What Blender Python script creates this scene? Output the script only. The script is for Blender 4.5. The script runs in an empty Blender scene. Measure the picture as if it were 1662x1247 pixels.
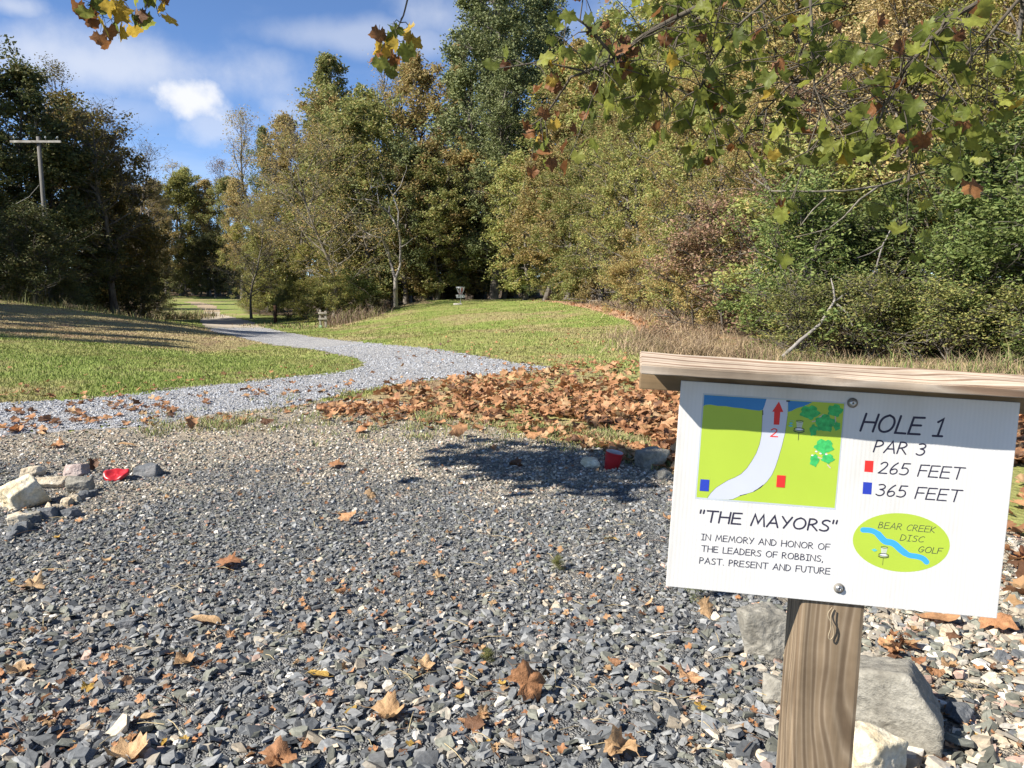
import bpy, bmesh, math, random
import numpy as np
from mathutils import Vector, Matrix, noise as mnoise
rad = math.radians
SC = bpy.context.scene
COL = SC.collection

# ------------------------------------------------------------------ camera, sky, sun, exposure
EYE = np.array([0.0, 0.0, 1.15]); PITCH = rad(7.4); FPX = 1280.0; CX, CY = 831.0, 623.5
cam_d = bpy.data.cameras.new('camera'); cam = bpy.data.objects.new('camera', cam_d); COL.objects.link(cam)
cam.location = EYE; cam.rotation_euler = (rad(90) - PITCH, 0, 0)
cam_d.sensor_width = 36; cam_d.lens = 36 * FPX / 1662; cam_d.clip_start = 0.05; cam_d.clip_end = 3000
SC.camera = cam
SUN = Vector((-0.7075, -0.3206, 0.6297)).normalized()
SUN_EL = math.asin(SUN.z)
sun_d = bpy.data.lights.new('sun', 'SUN'); sun_d.energy = 5.0; sun_d.angle = rad(0.53); sun_d.color = (1.0, 0.955, 0.88)
sun = bpy.data.objects.new('sun', sun_d); COL.objects.link(sun)
sun.rotation_euler = SUN.to_track_quat('Z', 'Y').to_euler(); sun.location = SUN * 60
SC.view_settings.view_transform = 'Standard'; SC.view_settings.look = 'None'
SC.view_settings.exposure = 1.05; SC.view_settings.gamma = 1.0
SC.cycles.max_bounces = 5; SC.cycles.diffuse_bounces = 3; SC.cycles.glossy_bounces = 2
SC.cycles.transmission_bounces = 3; SC.cycles.transparent_max_bounces = 4
SC.render.filter_size = 1.2; SC.cycles.caustics_reflective = False; SC.cycles.caustics_refractive = False

world = bpy.data.worlds.new('World'); SC.world = world; world.use_nodes = True
def build_world():
    nt = world.node_tree; nt.nodes.clear(); N = nt.nodes.new; L = nt.links.new
    out = N('ShaderNodeOutputWorld'); mix = N('ShaderNodeMixShader')
    b1 = N('ShaderNodeBackground'); b2 = N('ShaderNodeBackground')
    sky = N('ShaderNodeTexSky'); sky.sky_type = 'NISHITA'; sky.sun_disc = False
    sky.sun_elevation = SUN_EL; sky.sun_rotation = math.atan2(SUN.x, SUN.y)
    sky.air_density = 0.7; sky.dust_density = 0.0; sky.ozone_density = 5.5; sky.altitude = 1500
    L(sky.outputs[0], b1.inputs[0]); b1.inputs[1].default_value = 0.095
    b2.inputs[0].default_value = (0.93, 0.95, 1.0, 1); b2.inputs[1].default_value = 0.5
    tc = N('ShaderNodeTexCoord')
    # thin streaks of cirrus
    mp = N('ShaderNodeMapping'); mp.inputs['Scale'].default_value = (2.2, 2.2, 9.0); mp.inputs['Location'].default_value = (0.35, 0.1, 0.25)
    L(tc.outputs['Generated'], mp.inputs[0])
    n1 = N('ShaderNodeTexNoise'); n1.inputs['Scale'].default_value = 1.6; n1.inputs['Detail'].default_value = 6; n1.inputs['Roughness'].default_value = 0.52
    L(mp.outputs[0], n1.inputs['Vector'])
    r1 = N('ShaderNodeMapRange'); r1.interpolation_type = 'SMOOTHSTEP'
    r1.inputs['From Min'].default_value = 0.46; r1.inputs['From Max'].default_value = 0.72; r1.inputs['To Max'].default_value = 0.22
    L(n1.outputs['Fac'], r1.inputs['Value'])
    def puff(px, py, size, flat, strength, ns):
        d = ray(px, py); d = d / np.linalg.norm(d)
        sub = N('ShaderNodeVectorMath'); sub.operation = 'SUBTRACT'; sub.inputs[1].default_value = d
        L(tc.outputs['Generated'], sub.inputs[0])
        sc_ = N('ShaderNodeVectorMath'); sc_.operation = 'MULTIPLY'; sc_.inputs[1].default_value = (1 / size, 1 / size, 1 / (size * flat))
        L(sub.outputs[0], sc_.inputs[0])
        ln = N('ShaderNodeVectorMath'); ln.operation = 'LENGTH'; L(sc_.outputs[0], ln.inputs[0])
        nz = N('ShaderNodeTexNoise'); nz.inputs['Scale'].default_value = ns; nz.inputs['Detail'].default_value = 7; nz.inputs['Roughness'].default_value = 0.55
        L(tc.outputs['Generated'], nz.inputs['Vector'])
        m = N('ShaderNodeMath'); m.operation = 'MULTIPLY_ADD'; m.inputs[1].default_value = 1.9; L(nz.outputs['Fac'], m.inputs[0]); L(ln.outputs['Value'], m.inputs[2])
        r = N('ShaderNodeMapRange'); r.interpolation_type = 'SMOOTHSTEP'
        r.inputs['From Min'].default_value = 2.05; r.inputs['From Max'].default_value = 1.05; r.inputs['To Max'].default_value = strength
        L(m.outputs[0], r.inputs['Value'])
        return r.outputs[0]
    acc = r1.outputs[0]
    for a in ((312, 168, 0.045, 0.85, 1.0, 26), (345, 205, 0.05, 0.5, 0.45, 22), (460, 175, 0.035, 0.9, 0.35, 22),
              (150, 105, 0.22, 0.20, 0.62, 9), (230, 120, 0.14, 0.16, 0.4, 9), (120, 170, 0.15, 0.2, 0.3, 9),
              (560, 60, 0.16, 0.16, 0.38, 8), (715, 25, 0.08, 0.6, 0.45, 10), (20, 10, 0.04, 0.4, 0.5, 16)):
        p = puff(*a); mx = N('ShaderNodeMath'); mx.operation = 'MAXIMUM'; L(acc, mx.inputs[0]); L(p, mx.inputs[1]); acc = mx.outputs[0]
    L(acc, mix.inputs[0]); L(b1.outputs[0], mix.inputs[1]); L(b2.outputs[0], mix.inputs[2]); L(mix.outputs[0], out.inputs[0])

# ------------------------------------------------------------------ geometry of the view (used to set things out on the ground)
def ray(px, py):
    dx = (px - CX) / FPX; dz = (CY - py) / FPX
    return np.array([dx, math.cos(PITCH) + dz * math.sin(PITCH), -math.sin(PITCH) + dz * math.cos(PITCH)])
def at(px, py, Y):
    d = ray(px, py); return EYE + d * (Y / d[1])
def to_px(x, y, z):
    z = z - EYE[2]; fw = y * math.cos(PITCH) - z * math.sin(PITCH); up = y * math.sin(PITCH) + z * math.cos(PITCH)
    fw = np.where(fw > 0.05, fw, 0.05)
    return CX + FPX * x / fw, CY - FPX * up / fw
build_world()

# ------------------------------------------------------------------ terrain: scattered levels joined by a linear radial basis
_lv = [(0, -8, 0), (-8, -8, 0), (8, -8, 0), (0, 0, 0), (0, 4, 0), (-3, 5, 0), (3, 5, 0), (-6, 7.5, 0), (0, 9, 0), (5, 9, 0), (-7, 10, -0.02), (0, 14, -0.06), (3.5, 14, 0.0), (-25, 8, 0.3), (-45, 10, 0.6)]
for px, py, Y in ((0, 487, 35), (-250, 480, 38), (100, 500, 34), (200, 517, 32), (300, 532, 30), (0, 560, 14), (150, 560, 16), (300, 560, 21),
                  (350, 572, 21), (450, 572, 20), (540, 585, 15), (640, 580, 15), (560, 560, 22), (480, 548, 30), (410, 540, 38), (380, 528, 54), (350, 514, 75),
                  (340, 498, 105), (360, 487, 140), (310, 500, 100), (250, 520, 60), (150, 520, 62), (525, 534, 45), (470, 525, 60), (560, 541, 34), (600, 520, 46),
                  (640, 503, 58), (560, 520, 60), (740, 541, 18), (740, 512, 35), (680, 489, 62), (760, 487, 65), (860, 487.5, 62), (900, 500, 40), (1000, 520, 26), (1060, 545, 17.5),
                  (950, 492, 45), (1050, 515, 26), (1200, 575, 12.6), (1500, 598, 10.6)):
    p = at(px, py, Y); _lv.append(tuple(p))
for x, y, z in ((8, 14, .2), (9, 25, .2), (8, 45, .3), (14, 60, .5), (30, 30, 1.0), (5, 85, -.2), (-10, 85, -1.5), (-40, 60, -1.5), (-60, 100, -1.5), (-20, 150, -1.8), (-60, 180, -1.0), (0, 160, -.5), (40, 120, 1), (-90, 40, 1), (200, 200, 3), (-200, 200, 3), (0, 500, 3), (-200, 0, 2), (200, 0, 2), (-300, 500, 3), (300, 500, 3)):
    _lv.append((x, y, z))
_lv = np.array(_lv, float)
_d = np.hypot(_lv[:, None, 0] - _lv[None, :, 0], _lv[:, None, 1] - _lv[None, :, 1])
_A = np.zeros((len(_lv) + 1,) * 2); _A[:-1, :-1] = np.sqrt(_d ** 2 + 0.6); _A[:-1, -1] = 1; _A[-1, :-1] = 1
_w = np.linalg.solve(_A, np.append(_lv[:, 2], 0))
def _T(x, y):
    s = np.full(x.shape, _w[-1])
    for (a, b, _), w in zip(_lv, _w[:-1]): s += w * np.sqrt((x - a) ** 2 + (y - b) ** 2 + 0.6)
    return s + 0.035 * np.sin(x * 0.9 + 1.3) * np.sin(y * 0.7) * np.clip((y - 7) / 6, 0, 1)
# levels are read from a table (finer near the camera) instead of summing the basis every time
_gy = np.concatenate([np.arange(-9, 90, 0.25), np.arange(90, 560, 3.0)]); _gu = np.arange(-3.4, 3.401, 0.02)
_gs = np.clip(_gy, 0, 999) + 4.0
_GZ = _T(_gu[None] * _gs[:, None], np.repeat(_gy[:, None], len(_gu), 1))
def T(x, y):
    x = np.asarray(x, float); y = np.asarray(y, float); sh = np.broadcast(x, y).shape; x = np.broadcast_to(x, sh); y = np.broadcast_to(y, sh)
    yc = np.clip(y, -9, 555); i = np.where(yc < 90, (yc + 9) / 0.25, 396 + (yc - 90) / 3.0); i0 = np.clip(i.astype(int), 0, len(_gy) - 2); f = i - i0
    def row(k):
        u = np.clip((x / _gs[k] + 3.4) / 0.02, 0, len(_gu) - 1.001); j = u.astype(int); g = u - j; return _GZ[k, j] * (1 - g) + _GZ[k, j + 1] * g
    return row(i0) * (1 - f) + row(i0 + 1) * f
_T0 = 0.6 * 1.004 ** np.arange(1750)
def gp(px, py):
    """the ground point seen at a pixel"""
    P = EYE + ray(px, py)[None] * _T0[:, None]; c = P[::25]; hit = np.nonzero(c[:, 2] <= T(c[:, 0], c[:, 1]))[0]
    i0 = max(0, (hit[0] if len(hit) else len(c) - 1) * 25 - 25); c = P[i0:i0 + 26]; hit = np.nonzero(c[:, 2] <= T(c[:, 0], c[:, 1]))[0]
    p = c[hit[0] if len(hit) else -1]; return np.array([p[0], p[1], float(T(p[0], p[1]))])

def sn(x, y, s=1.0, seed=0.0):
    """cheap smooth pseudo noise in -1..1 (numpy)"""
    x = np.asarray(x) * s + seed * 13.7; y = np.asarray(y) * s - seed * 7.3
    return (np.sin(1.7 * x + 2.1 * np.sin(0.9 * y + seed)) * np.sin(1.9 * y + 1.7 * np.sin(1.1 * x)) + 0.6 * np.sin(3.7 * x - 2.3 * y + seed) * np.sin(3.1 * y + 2.9 * x) + 0.35 * np.sin(7.9 * x + 5.1 * y) * np.sin(8.3 * y - 6.1 * x)) / 1.6
def inpoly(px, py, poly):
    px = np.asarray(px); py = np.asarray(py); r = np.zeros(px.shape, bool); n = len(poly)
    for i in range(n):
        x1, y1 = poly[i]; x2, y2 = poly[(i + 1) % n]
        if y1 == y2: continue
        c = ((y1 > py) != (y2 > py)) & (px < (x2 - x1) * (py - y1) / (y2 - y1) + x1); r ^= c
    return r
ROAD = [(-900, 672), (0, 656), (150, 648), (300, 631), (440, 617), (560, 604), (592, 594), (578, 582), (520, 570), (440, 560), (400, 551), (350, 540), (333, 532),
        (430, 532), (457, 538), (512, 548), (590, 556), (700, 566), (770, 577), (840, 590), (900, 598), (860, 605), (760, 613), (640, 626), (560, 640), (472, 662), (337, 675), (236, 694), (0, 708), (-900, 760)]
TRACK = [(333, 532.3), (326, 522), (328, 515), (332, 510), (330, 503), (318, 496), (300, 491), (325, 490), (345, 495), (357, 504), (357, 510), (380, 515), (410, 523), (430, 532.3)]
LOT = [(-2500, 770), (-900, 760), (0, 708), (236, 696), (337, 677), (480, 664), (560, 650), (640, 655), (720, 678), (860, 708), (960, 728), (1040, 746), (1130, 800), (1300, 838), (1700, 880), (3500, 1000), (6000, 1500), (6000, 9000), (-6000, 9000), (-6000, 1200)]
STRIP = [(230, 706), (300, 678), (480, 660), (640, 650), (760, 664), (900, 680), (1110, 720), (1110, 790), (1030, 752), (940, 738), (840, 716), (700, 690), (480, 690)]
PILE = [(560, 655), (660, 628), (780, 612), (900, 598), (1000, 592), (1100, 600), (1700, 640), (1700, 760), (1200, 760), (1080, 745), (1030, 710), (940, 690), (820, 672), (720, 668), (620, 672)]

# ------------------------------------------------------------------ mesh helpers
def mesh_np(name, V, quads=None, tris=None, mats=(), col=None, smooth=False, midx=None):
    me = bpy.data.meshes.new(name); V = np.asarray(V, np.float32).reshape(-1, 3)
    me.vertices.add(len(V)); me.vertices.foreach_set('co', V.ravel())
    parts = []; tot = []
    if quads is not None and len(quads): q = np.asarray(quads, np.int32).reshape(-1, 4); parts.append(q.ravel()); tot.append(np.full(len(q), 4, np.int32))
    if tris is not None and len(tris): t = np.asarray(tris, np.int32).reshape(-1, 3); parts.append(t.ravel()); tot.append(np.full(len(t), 3, np.int32))
    lp = np.concatenate(parts); tt = np.concatenate(tot)
    me.loops.add(len(lp)); me.loops.foreach_set('vertex_index', lp)
    me.polygons.add(len(tt)); st = np.concatenate([[0], np.cumsum(tt)[:-1]]).astype(np.int32)
    me.polygons.foreach_set('loop_start', st); me.polygons.foreach_set('loop_total', tt)
    if midx is not None: me.polygons.foreach_set('material_index', np.asarray(midx, np.int32))
    me.polygons.foreach_set('use_smooth', np.full(len(tt), smooth, bool))
    for m in mats: me.materials.append(m)
    if col is not None:
        a = me.color_attributes.new('Col', 'FLOAT_COLOR', 'POINT'); c = np.ones((len(V), 4), np.float32); c[:, :col.shape[1]] = col; a.data.foreach_set('color', c.ravel())
    me.update(calc_edges=True); return me
def link(name, data, parent=None, loc=None, rot=None):
    o = bpy.data.objects.new(name, data); COL.objects.link(o)
    if parent is not None: o.parent = parent
    if loc is not None: o.location = loc
    if rot is not None: o.rotation_euler = rot
    return o
def tag(o, label=None, cat=None, group=None, kind=None):
    for k, v in (('label', label), ('category', cat), ('group', group), ('kind', kind)):
        if v: o[k] = v
    return o
def copy_tree(o, parent=None):
    c = o.copy(); COL.objects.link(c)
    if parent is not None: c.parent = parent
    for ch in list(o.children): copy_tree(ch, c)
    return c
class MB:
    """collects quads and triangles for one mesh"""
    def __init__(s): s.v = []; s.q = []; s.t = []; s.qm = []; s.tm = []; s.n = 0
    def add(s, V, q=None, t=None, m=0):
        V = np.asarray(V, float).reshape(-1, 3); s.v.append(V)
        if q is not None and len(q): q = np.asarray(q, int).reshape(-1, 4); s.q.append(q + s.n); s.qm.append(np.full(len(q), m))
        if t is not None and len(t): t = np.asarray(t, int).reshape(-1, 3); s.t.append(t + s.n); s.tm.append(np.full(len(t), m))
        s.n += len(V)
    def mesh(s, name, mats, smooth=False):
        q = np.concatenate(s.q) if s.q else None; t = np.concatenate(s.t) if s.t else None
        return mesh_np(name, np.concatenate(s.v), q, t, mats, None, smooth, np.concatenate(s.qm + s.tm))
    def tube(s, P, R, sides=6, m=0, cap=False):
        P = np.asarray(P, float); n = len(P); R = np.broadcast_to(np.asarray(R, float), (n,))
        d = np.gradient(P, axis=0); d /= np.linalg.norm(d, axis=1)[:, None] + 1e-9
        ref = np.array([0, 0, 1.0]) if abs(d[0][2]) < 0.9 else np.array([1.0, 0, 0])
        a = np.cross(d, ref); a /= np.linalg.norm(a, axis=1)[:, None] + 1e-9; b = np.cross(d, a)
        th = np.arange(sides) * 2 * np.pi / sides
        V = P[:, None] + R[:, None, None] * (np.cos(th)[None, :, None] * a[:, None] + np.sin(th)[None, :, None] * b[:, None])
        i = np.arange(n - 1)[:, None] * sides; j = np.arange(sides)[None]; k = (j + 1) % sides
        q = np.stack([i + j, i + k, i + sides + k, i + sides + j], -1).reshape(-1, 4); V = V.reshape(-1, 3); t = None
        if cap:
            V = np.vstack([V, P[:1], P[-1:]]); c0, c1 = n * sides, n * sides + 1; jj = np.arange(sides); kk = (jj + 1) % sides
            t = np.vstack([np.stack([kk, jj, np.full(sides, c0)], 1), np.stack([(n - 1) * sides + jj, (n - 1) * sides + kk, np.full(sides, c1)], 1)])
        s.add(V, q, t, m)
    def box(s, lo, hi, m=0, bev=0.0):
        lo = np.array(lo, float); hi = np.array(hi, float)
        bm = bmesh.new(); bmesh.ops.create_cube(bm, size=1)
        for v in bm.verts: v.co = Vector((lo + hi) / 2) + Vector([v.co[i] * (hi - lo)[i] for i in range(3)])
        if bev: bmesh.ops.bevel(bm, geom=bm.edges[:], offset=bev, segments=2, affect='EDGES', profile=0.6)
        s.bm(bm, m)
    def bm(s, bm, m=0):
        bmesh.ops.triangulate(bm, faces=[f for f in bm.faces if len(f.verts) > 4]); bm.verts.ensure_lookup_table(); bm.verts.index_update()
        V = [v.co[:] for v in bm.verts]; q = [[v.index for v in f.verts] for f in bm.faces if len(f.verts) == 4]; t = [[v.index for v in f.verts] for f in bm.faces if len(f.verts) == 3]
        s.add(V, q, t, m); bm.free()

# ------------------------------------------------------------------ materials
def new_mat(name, rough=0.85, spec=0.25):
    m = bpy.data.materials.new(name); m.use_nodes = True; nt = m.node_tree; b = nt.nodes['Principled BSDF']
    b.inputs['Roughness'].default_value = rough; b.inputs['Specular IOR Level'].default_value = spec
    return m, nt, b
def ramp(nt, stops, interp='LINEAR'):
    r = nt.nodes.new('ShaderNodeValToRGB'); cr = r.color_ramp; cr.interpolation = interp
    while len(cr.elements) < len(stops): cr.elements.new(0.5)
    for e, (p, c) in zip(cr.elements, stops): e.position = p; e.color = (*c, 1)
    return r
def noise_node(nt, scale, detail=4, rough=0.55, coord='Object', stretch=None):
    tc = nt.nodes.new('ShaderNodeTexCoord'); n = nt.nodes.new('ShaderNodeTexNoise'); v = tc.outputs[coord]
    if stretch:
        mp = nt.nodes.new('ShaderNodeMapping'); mp.inputs['Scale'].default_value = stretch; nt.links.new(v, mp.inputs[0]); v = mp.outputs[0]
    n.inputs['Scale'].default_value = scale; n.inputs['Detail'].default_value = detail; n.inputs['Roughness'].default_value = rough
    nt.links.new(v, n.inputs['Vector']); return n
def bump(nt, b, src, strength=0.4, dist=0.01):
    bp = nt.nodes.new('ShaderNodeBump'); bp.inputs['Strength'].default_value = strength; bp.inputs['Distance'].default_value = dist
    nt.links.new(src, bp.inputs['Height']); nt.links.new(bp.outputs[0], b.inputs['Normal']); return bp
def mixc(nt, fac, a, b, mode='MIX'):
    m = nt.nodes.new('ShaderNodeMix'); m.data_type = 'RGBA'; m.blend_type = mode
    for sock, val in ((m.inputs[0], fac), (m.inputs[6], a), (m.inputs[7], b)):
        if hasattr(val, 'is_linked') or hasattr(val, 'links'): nt.links.new(val, sock)
        elif isinstance(val, (int, float)): sock.default_value = val
        else: sock.default_value = (*val, 1)
    return m.outputs[2]
def plain(name, c, rough=0.7, spec=0.3, metal=0.0, var=0.12, scale=14, bmp=0.0):
    m, nt, b = new_mat(name, rough, spec); n = noise_node(nt, scale, 5)
    r = ramp(nt, [(0.3, [x * (1 - var) for x in c]), (0.7, [min(1, x * (1 + var)) for x in c])]); nt.links.new(n.outputs['Fac'], r.inputs[0])
    nt.links.new(r.outputs[0], b.inputs['Base Color']); b.inputs['Metallic'].default_value = metal
    if bmp: bump(nt, b, n.outputs['Fac'], bmp, 0.02)
    return m
def leaf_mat(name, cols, transl=0.35, rough=0.6, hv=0.25, gain=1.0, mottle=0):
    """leaves: every leaf its own colour out of a ramp, every plant a little lighter or darker; light passes through the blade"""
    m = bpy.data.materials.new(name); m.use_nodes = True; nt = m.node_tree; nt.nodes.clear(); N = nt.nodes.new; L = nt.links.new
    geo = N('ShaderNodeNewGeometry'); oi = N('ShaderNodeObjectInfo')
    ad = N('ShaderNodeMath'); ad.operation = 'ADD'; L(geo.outputs['Random Per Island'], ad.inputs[0]); L(oi.outputs['Random'], ad.inputs[1])
    fr = N('ShaderNodeMath'); fr.operation = 'FRACT'; L(ad.outputs[0], fr.inputs[0])
    cols = [[c * gain for c in q] for q in cols]; k = len(cols); r = ramp(nt, [(i / max(1, k - 1), c) for i, c in enumerate(cols)]); L(fr.outputs[0], r.inputs[0])
    hs = N('ShaderNodeHueSaturation'); L(r.outputs[0], hs.inputs['Color'])
    mr = N('ShaderNodeMapRange'); mr.inputs['To Min'].default_value = 1 - hv; mr.inputs['To Max'].default_value = 1 + hv; L(oi.outputs['Random'], mr.inputs['Value']); L(mr.outputs[0], hs.inputs['Value'])
    csock = hs.outputs[0]
    if mottle:
        nz = noise_node(nt, mottle, 5, 0.65); rr = ramp(nt, [(0.3, (0.62, 0.58, 0.52)), (0.55, (1, 1, 1)), (0.75, (1.25, 1.2, 1.1))]); L(nz.outputs['Fac'], rr.inputs[0]); csock = mixc(nt, 1.0, hs.outputs[0], rr.outputs[0], 'MULTIPLY')
    p = N('ShaderNodeBsdfPrincipled'); p.inputs['Roughness'].default_value = rough; p.inputs['Specular IOR Level'].default_value = 0.3; L(csock, p.inputs['Base Color'])
    if mottle: bump(nt, p, nz.outputs['Fac'], 0.4, 0.02 if mottle < 15 else 0.004)
    out = N('ShaderNodeOutputMaterial')
    if transl:
        t = N('ShaderNodeBsdfTranslucent'); L(csock, t.inputs['Color']); mx = N('ShaderNodeMixShader'); mx.inputs[0].default_value = transl
        L(p.outputs[0], mx.inputs[1]); L(t.outputs[0], mx.inputs[2]); L(mx.outputs[0], out.inputs[0])
    else: L(p.outputs[0], out.inputs[0])
    return m
def bark_mat(name, c1, c2, scale=6):
    m, nt, b = new_mat(name, 0.95, 0.1); n = noise_node(nt, scale, 6, 0.65, stretch=(1, 1, 0.25))
    r = ramp(nt, [(0.35, c1), (0.65, c2)]); nt.links.new(n.outputs['Fac'], r.inputs[0]); nt.links.new(r.outputs[0], b.inputs['Base Color']); bump(nt, b, n.outputs['Fac'], 0.6, 0.03); return m
def col_mat(name, rough=0.9, spec=0.2, ns=60, var=0.3, bmp=0.3, bd=0.004):
    """colour from the mesh's own colour attribute, mottled by noise"""
    m, nt, b = new_mat(name, rough, spec); a = nt.nodes.new('ShaderNodeVertexColor'); a.layer_name = 'Col'; n = noise_node(nt, ns, 5, 0.6)
    r = ramp(nt, [(0.25, [1 - var] * 3), (0.75, [1 + var] * 3)]); nt.links.new(n.outputs['Fac'], r.inputs[0])
    nt.links.new(mixc(nt, 1.0, a.outputs['Color'], r.outputs[0], 'MULTIPLY'), b.inputs['Base Color'])
    if bmp: bump(nt, b, n.outputs['Fac'], bmp, bd)
    return m
def wood_mat(name, c1, c2, c3, axis='X', scale=1.0, rough=0.8, knots=()):
    """sawn timber: growth rings cut lengthwise, fine fibre, grey weathering; knots bend the rings"""
    m, nt, b = new_mat(name, rough, 0.25); N = nt.nodes.new; L = nt.links.new; tc = N('ShaderNodeTexCoord')
    st = {'X': (2.2, 28, 28), 'Z': (28, 28, 2.2)}[axis]; v = tc.outputs['Object']
    n0 = noise_node(nt, 5.0 * scale, 2, 0.5, stretch={'X': (0.5, 1.5, 1.5), 'Z': (1.5, 1.5, 0.5)}[axis])
    mp = N('ShaderNodeMapping'); mp.inputs['Scale'].default_value = [s * scale for s in st]; L(v, mp.inputs[0])
    sv = N('ShaderNodeVectorMath'); sv.operation = 'SCALE'; sv.inputs['Scale'].default_value = 2.6; L(n0.outputs['Color'], sv.inputs[0])
    av = N('ShaderNodeVectorMath'); av.operation = 'ADD'; L(mp.outputs[0], av.inputs[0]); L(sv.outputs[0], av.inputs[1]); vec = av.outputs[0]
    for (kx, ky, kz, amp, rad_) in knots:
        su = N('ShaderNodeVectorMath'); su.operation = 'SUBTRACT'; su.inputs[1].default_value = (kx, ky, kz); L(v, su.inputs[0])
        sq = N('ShaderNodeVectorMath'); sq.operation = 'MULTIPLY'; sq.inputs[1].default_value = {'X': (0.45, 1, 1), 'Z': (1, 1, 0.28)}[axis]; L(su.outputs[0], sq.inputs[0])
        ln = N('ShaderNodeVectorMath'); ln.operation = 'LENGTH'; L(sq.outputs[0], ln.inputs[0])
        g = N('ShaderNodeMapRange'); g.inputs['From Max'].default_value = rad_; g.inputs['To Min'].default_value = amp; g.inputs['To Max'].default_value = 0; g.interpolation_type = 'SMOOTHERSTEP'; L(ln.outputs['Value'], g.inputs['Value'])
        ad = N('ShaderNodeVectorMath'); ad.operation = 'ADD'; L(vec, ad.inputs[0]); L(g.outputs[0], ad.inputs[1]); vec = ad.outputs[0]
    w = N('ShaderNodeTexWave'); w.wave_type = 'BANDS'; w.bands_direction = {'X': 'Y', 'Z': 'X'}[axis]; w.inputs['Scale'].default_value = 0.55; w.inputs['Distortion'].default_value = 1.2; w.inputs['Detail'].default_value = 3; w.inputs['Detail Roughness'].default_value = 0.6
    L(vec, w.inputs['Vector'])
    fb = noise_node(nt, 60 * scale, 3, 0.6, stretch={'X': (0.06, 1, 1), 'Z': (1, 1, 0.06)}[axis])
    r = ramp(nt, [(0.15, c1), (0.6, c2), (0.95, c3)]); L(w.outputs['Fac'], r.inputs[0])
    r2 = ramp(nt, [(0.3, (0.68, 0.68, 0.68)), (0.7, (1.15, 1.15, 1.15))]); L(fb.outputs['Fac'], r2.inputs[0])
    st_ = noise_node(nt, 9 * scale, 4, 0.6); r3 = ramp(nt, [(0.35, (0.72, 0.7, 0.68)), (0.6, (1.05, 1.05, 1.05))]); L(st_.outputs['Fac'], r3.inputs[0])
    c = mixc(nt, 1.0, r.outputs[0], r2.outputs[0], 'MULTIPLY'); c = mixc(nt, 1.0, c, r3.outputs[0], 'MULTIPLY'); L(c, b.inputs['Base Color'])
    bump(nt, b, fb.outputs['Fac'], 0.35, 0.002); return m

M = {}
M['bark'] = bark_mat('bark grey brown', (0.06, 0.05, 0.04), (0.20, 0.175, 0.145))
M['bark_pale'] = bark_mat('bark pale', (0.12, 0.105, 0.09), (0.33, 0.30, 0.265), 3)
M['bark_twig'] = bark_mat('twig grey', (0.10, 0.085, 0.065), (0.26, 0.23, 0.18))
M['bark_syc'] = bark_mat('sycamore bark', (0.05, 0.04, 0.03), (0.14, 0.12, 0.09), 9)
M['olive'] = leaf_mat('leaves olive', [(0.060, 0.068, 0.020), (0.105, 0.115, 0.034), (0.150, 0.135, 0.048), (0.085, 0.098, 0.026), (0.180, 0.130, 0.050)], gain=2.70)
M['brownish'] = leaf_mat('leaves brown olive', [(0.10, 0.085, 0.032), (0.17, 0.125, 0.048), (0.13, 0.12, 0.040), (0.21, 0.135, 0.055), (0.085, 0.085, 0.03)], gain=2.30)
M['conifer'] = leaf_mat('needle sprays', [(0.045, 0.056, 0.020), (0.070, 0.080, 0.028), (0.095, 0.098, 0.038), (0.055, 0.066, 0.024)], 0.15, gain=2.5)
M['dark'] = leaf_mat('leaves shade dark green', [(0.030, 0.040, 0.014), (0.050, 0.060, 0.020), (0.070, 0.070, 0.024), (0.085, 0.070, 0.024)], 0.25, gain=2.1)  # darkened green: shade on the left tree wall is put into the colour
M['darkbrown'] = leaf_mat('leaves dark brown green', [(0.060, 0.052, 0.018), (0.100, 0.075, 0.022), (0.055, 0.060, 0.018), (0.130, 0.085, 0.022)], 0.3, gain=2.2)
M['yellowgreen'] = leaf_mat('leaves yellow green', [(0.085, 0.095, 0.024), (0.14, 0.138, 0.034), (0.185, 0.155, 0.042), (0.105, 0.11, 0.028)], 0.4, gain=2.00)
M['shrub'] = leaf_mat('shrub leaves', [(0.052, 0.075, 0.022), (0.085, 0.112, 0.030), (0.125, 0.138, 0.042), (0.066, 0.09, 0.026)], 0.35, gain=1.75)
M['goldenrod'] = leaf_mat('weed leaves', [(0.08, 0.10, 0.030), (0.12, 0.13, 0.038), (0.18, 0.155, 0.05), (0.095, 0.11, 0.035)], 0.35, gain=1.80)
M['pale'] = leaf_mat('leaves pale tan', [(0.30, 0.23, 0.11), (0.40, 0.31, 0.16), (0.22, 0.18, 0.07), (0.34, 0.25, 0.12)], 0.4, gain=1.5)
M['reddish'] = leaf_mat('leaves plum brown', [(0.11, 0.065, 0.045), (0.15, 0.09, 0.06), (0.10, 0.09, 0.045), (0.17, 0.10, 0.06)], 0.3, gain=2.00)
M['straw'] = leaf_mat('dry stems', [(0.28, 0.20, 0.11), (0.38, 0.28, 0.15), (0.20, 0.14, 0.08), (0.33, 0.22, 0.12)], 0.2)
M['fallen'] = leaf_mat('fallen sycamore leaves', [(0.27, 0.125, 0.055), (0.39, 0.20, 0.095), (0.21, 0.095, 0.045), (0.46, 0.27, 0.14), (0.33, 0.16, 0.07), (0.24, 0.12, 0.06), (0.42, 0.22, 0.10)], 0.2, 0.65, 0.1, gain=1.3, mottle=7)
M['fallen_tan'] = leaf_mat('fallen tan leaf', [(0.37, 0.23, 0.115), (0.42, 0.28, 0.15), (0.31, 0.175, 0.08)], 0.2, 0.6, 0.1, gain=1.2, mottle=7)
M['fallen_yellow'] = leaf_mat('fallen yellow leaf', [(0.46, 0.28, 0.055), (0.52, 0.34, 0.09)], 0.25, 0.55, 0.1, mottle=7)
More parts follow.
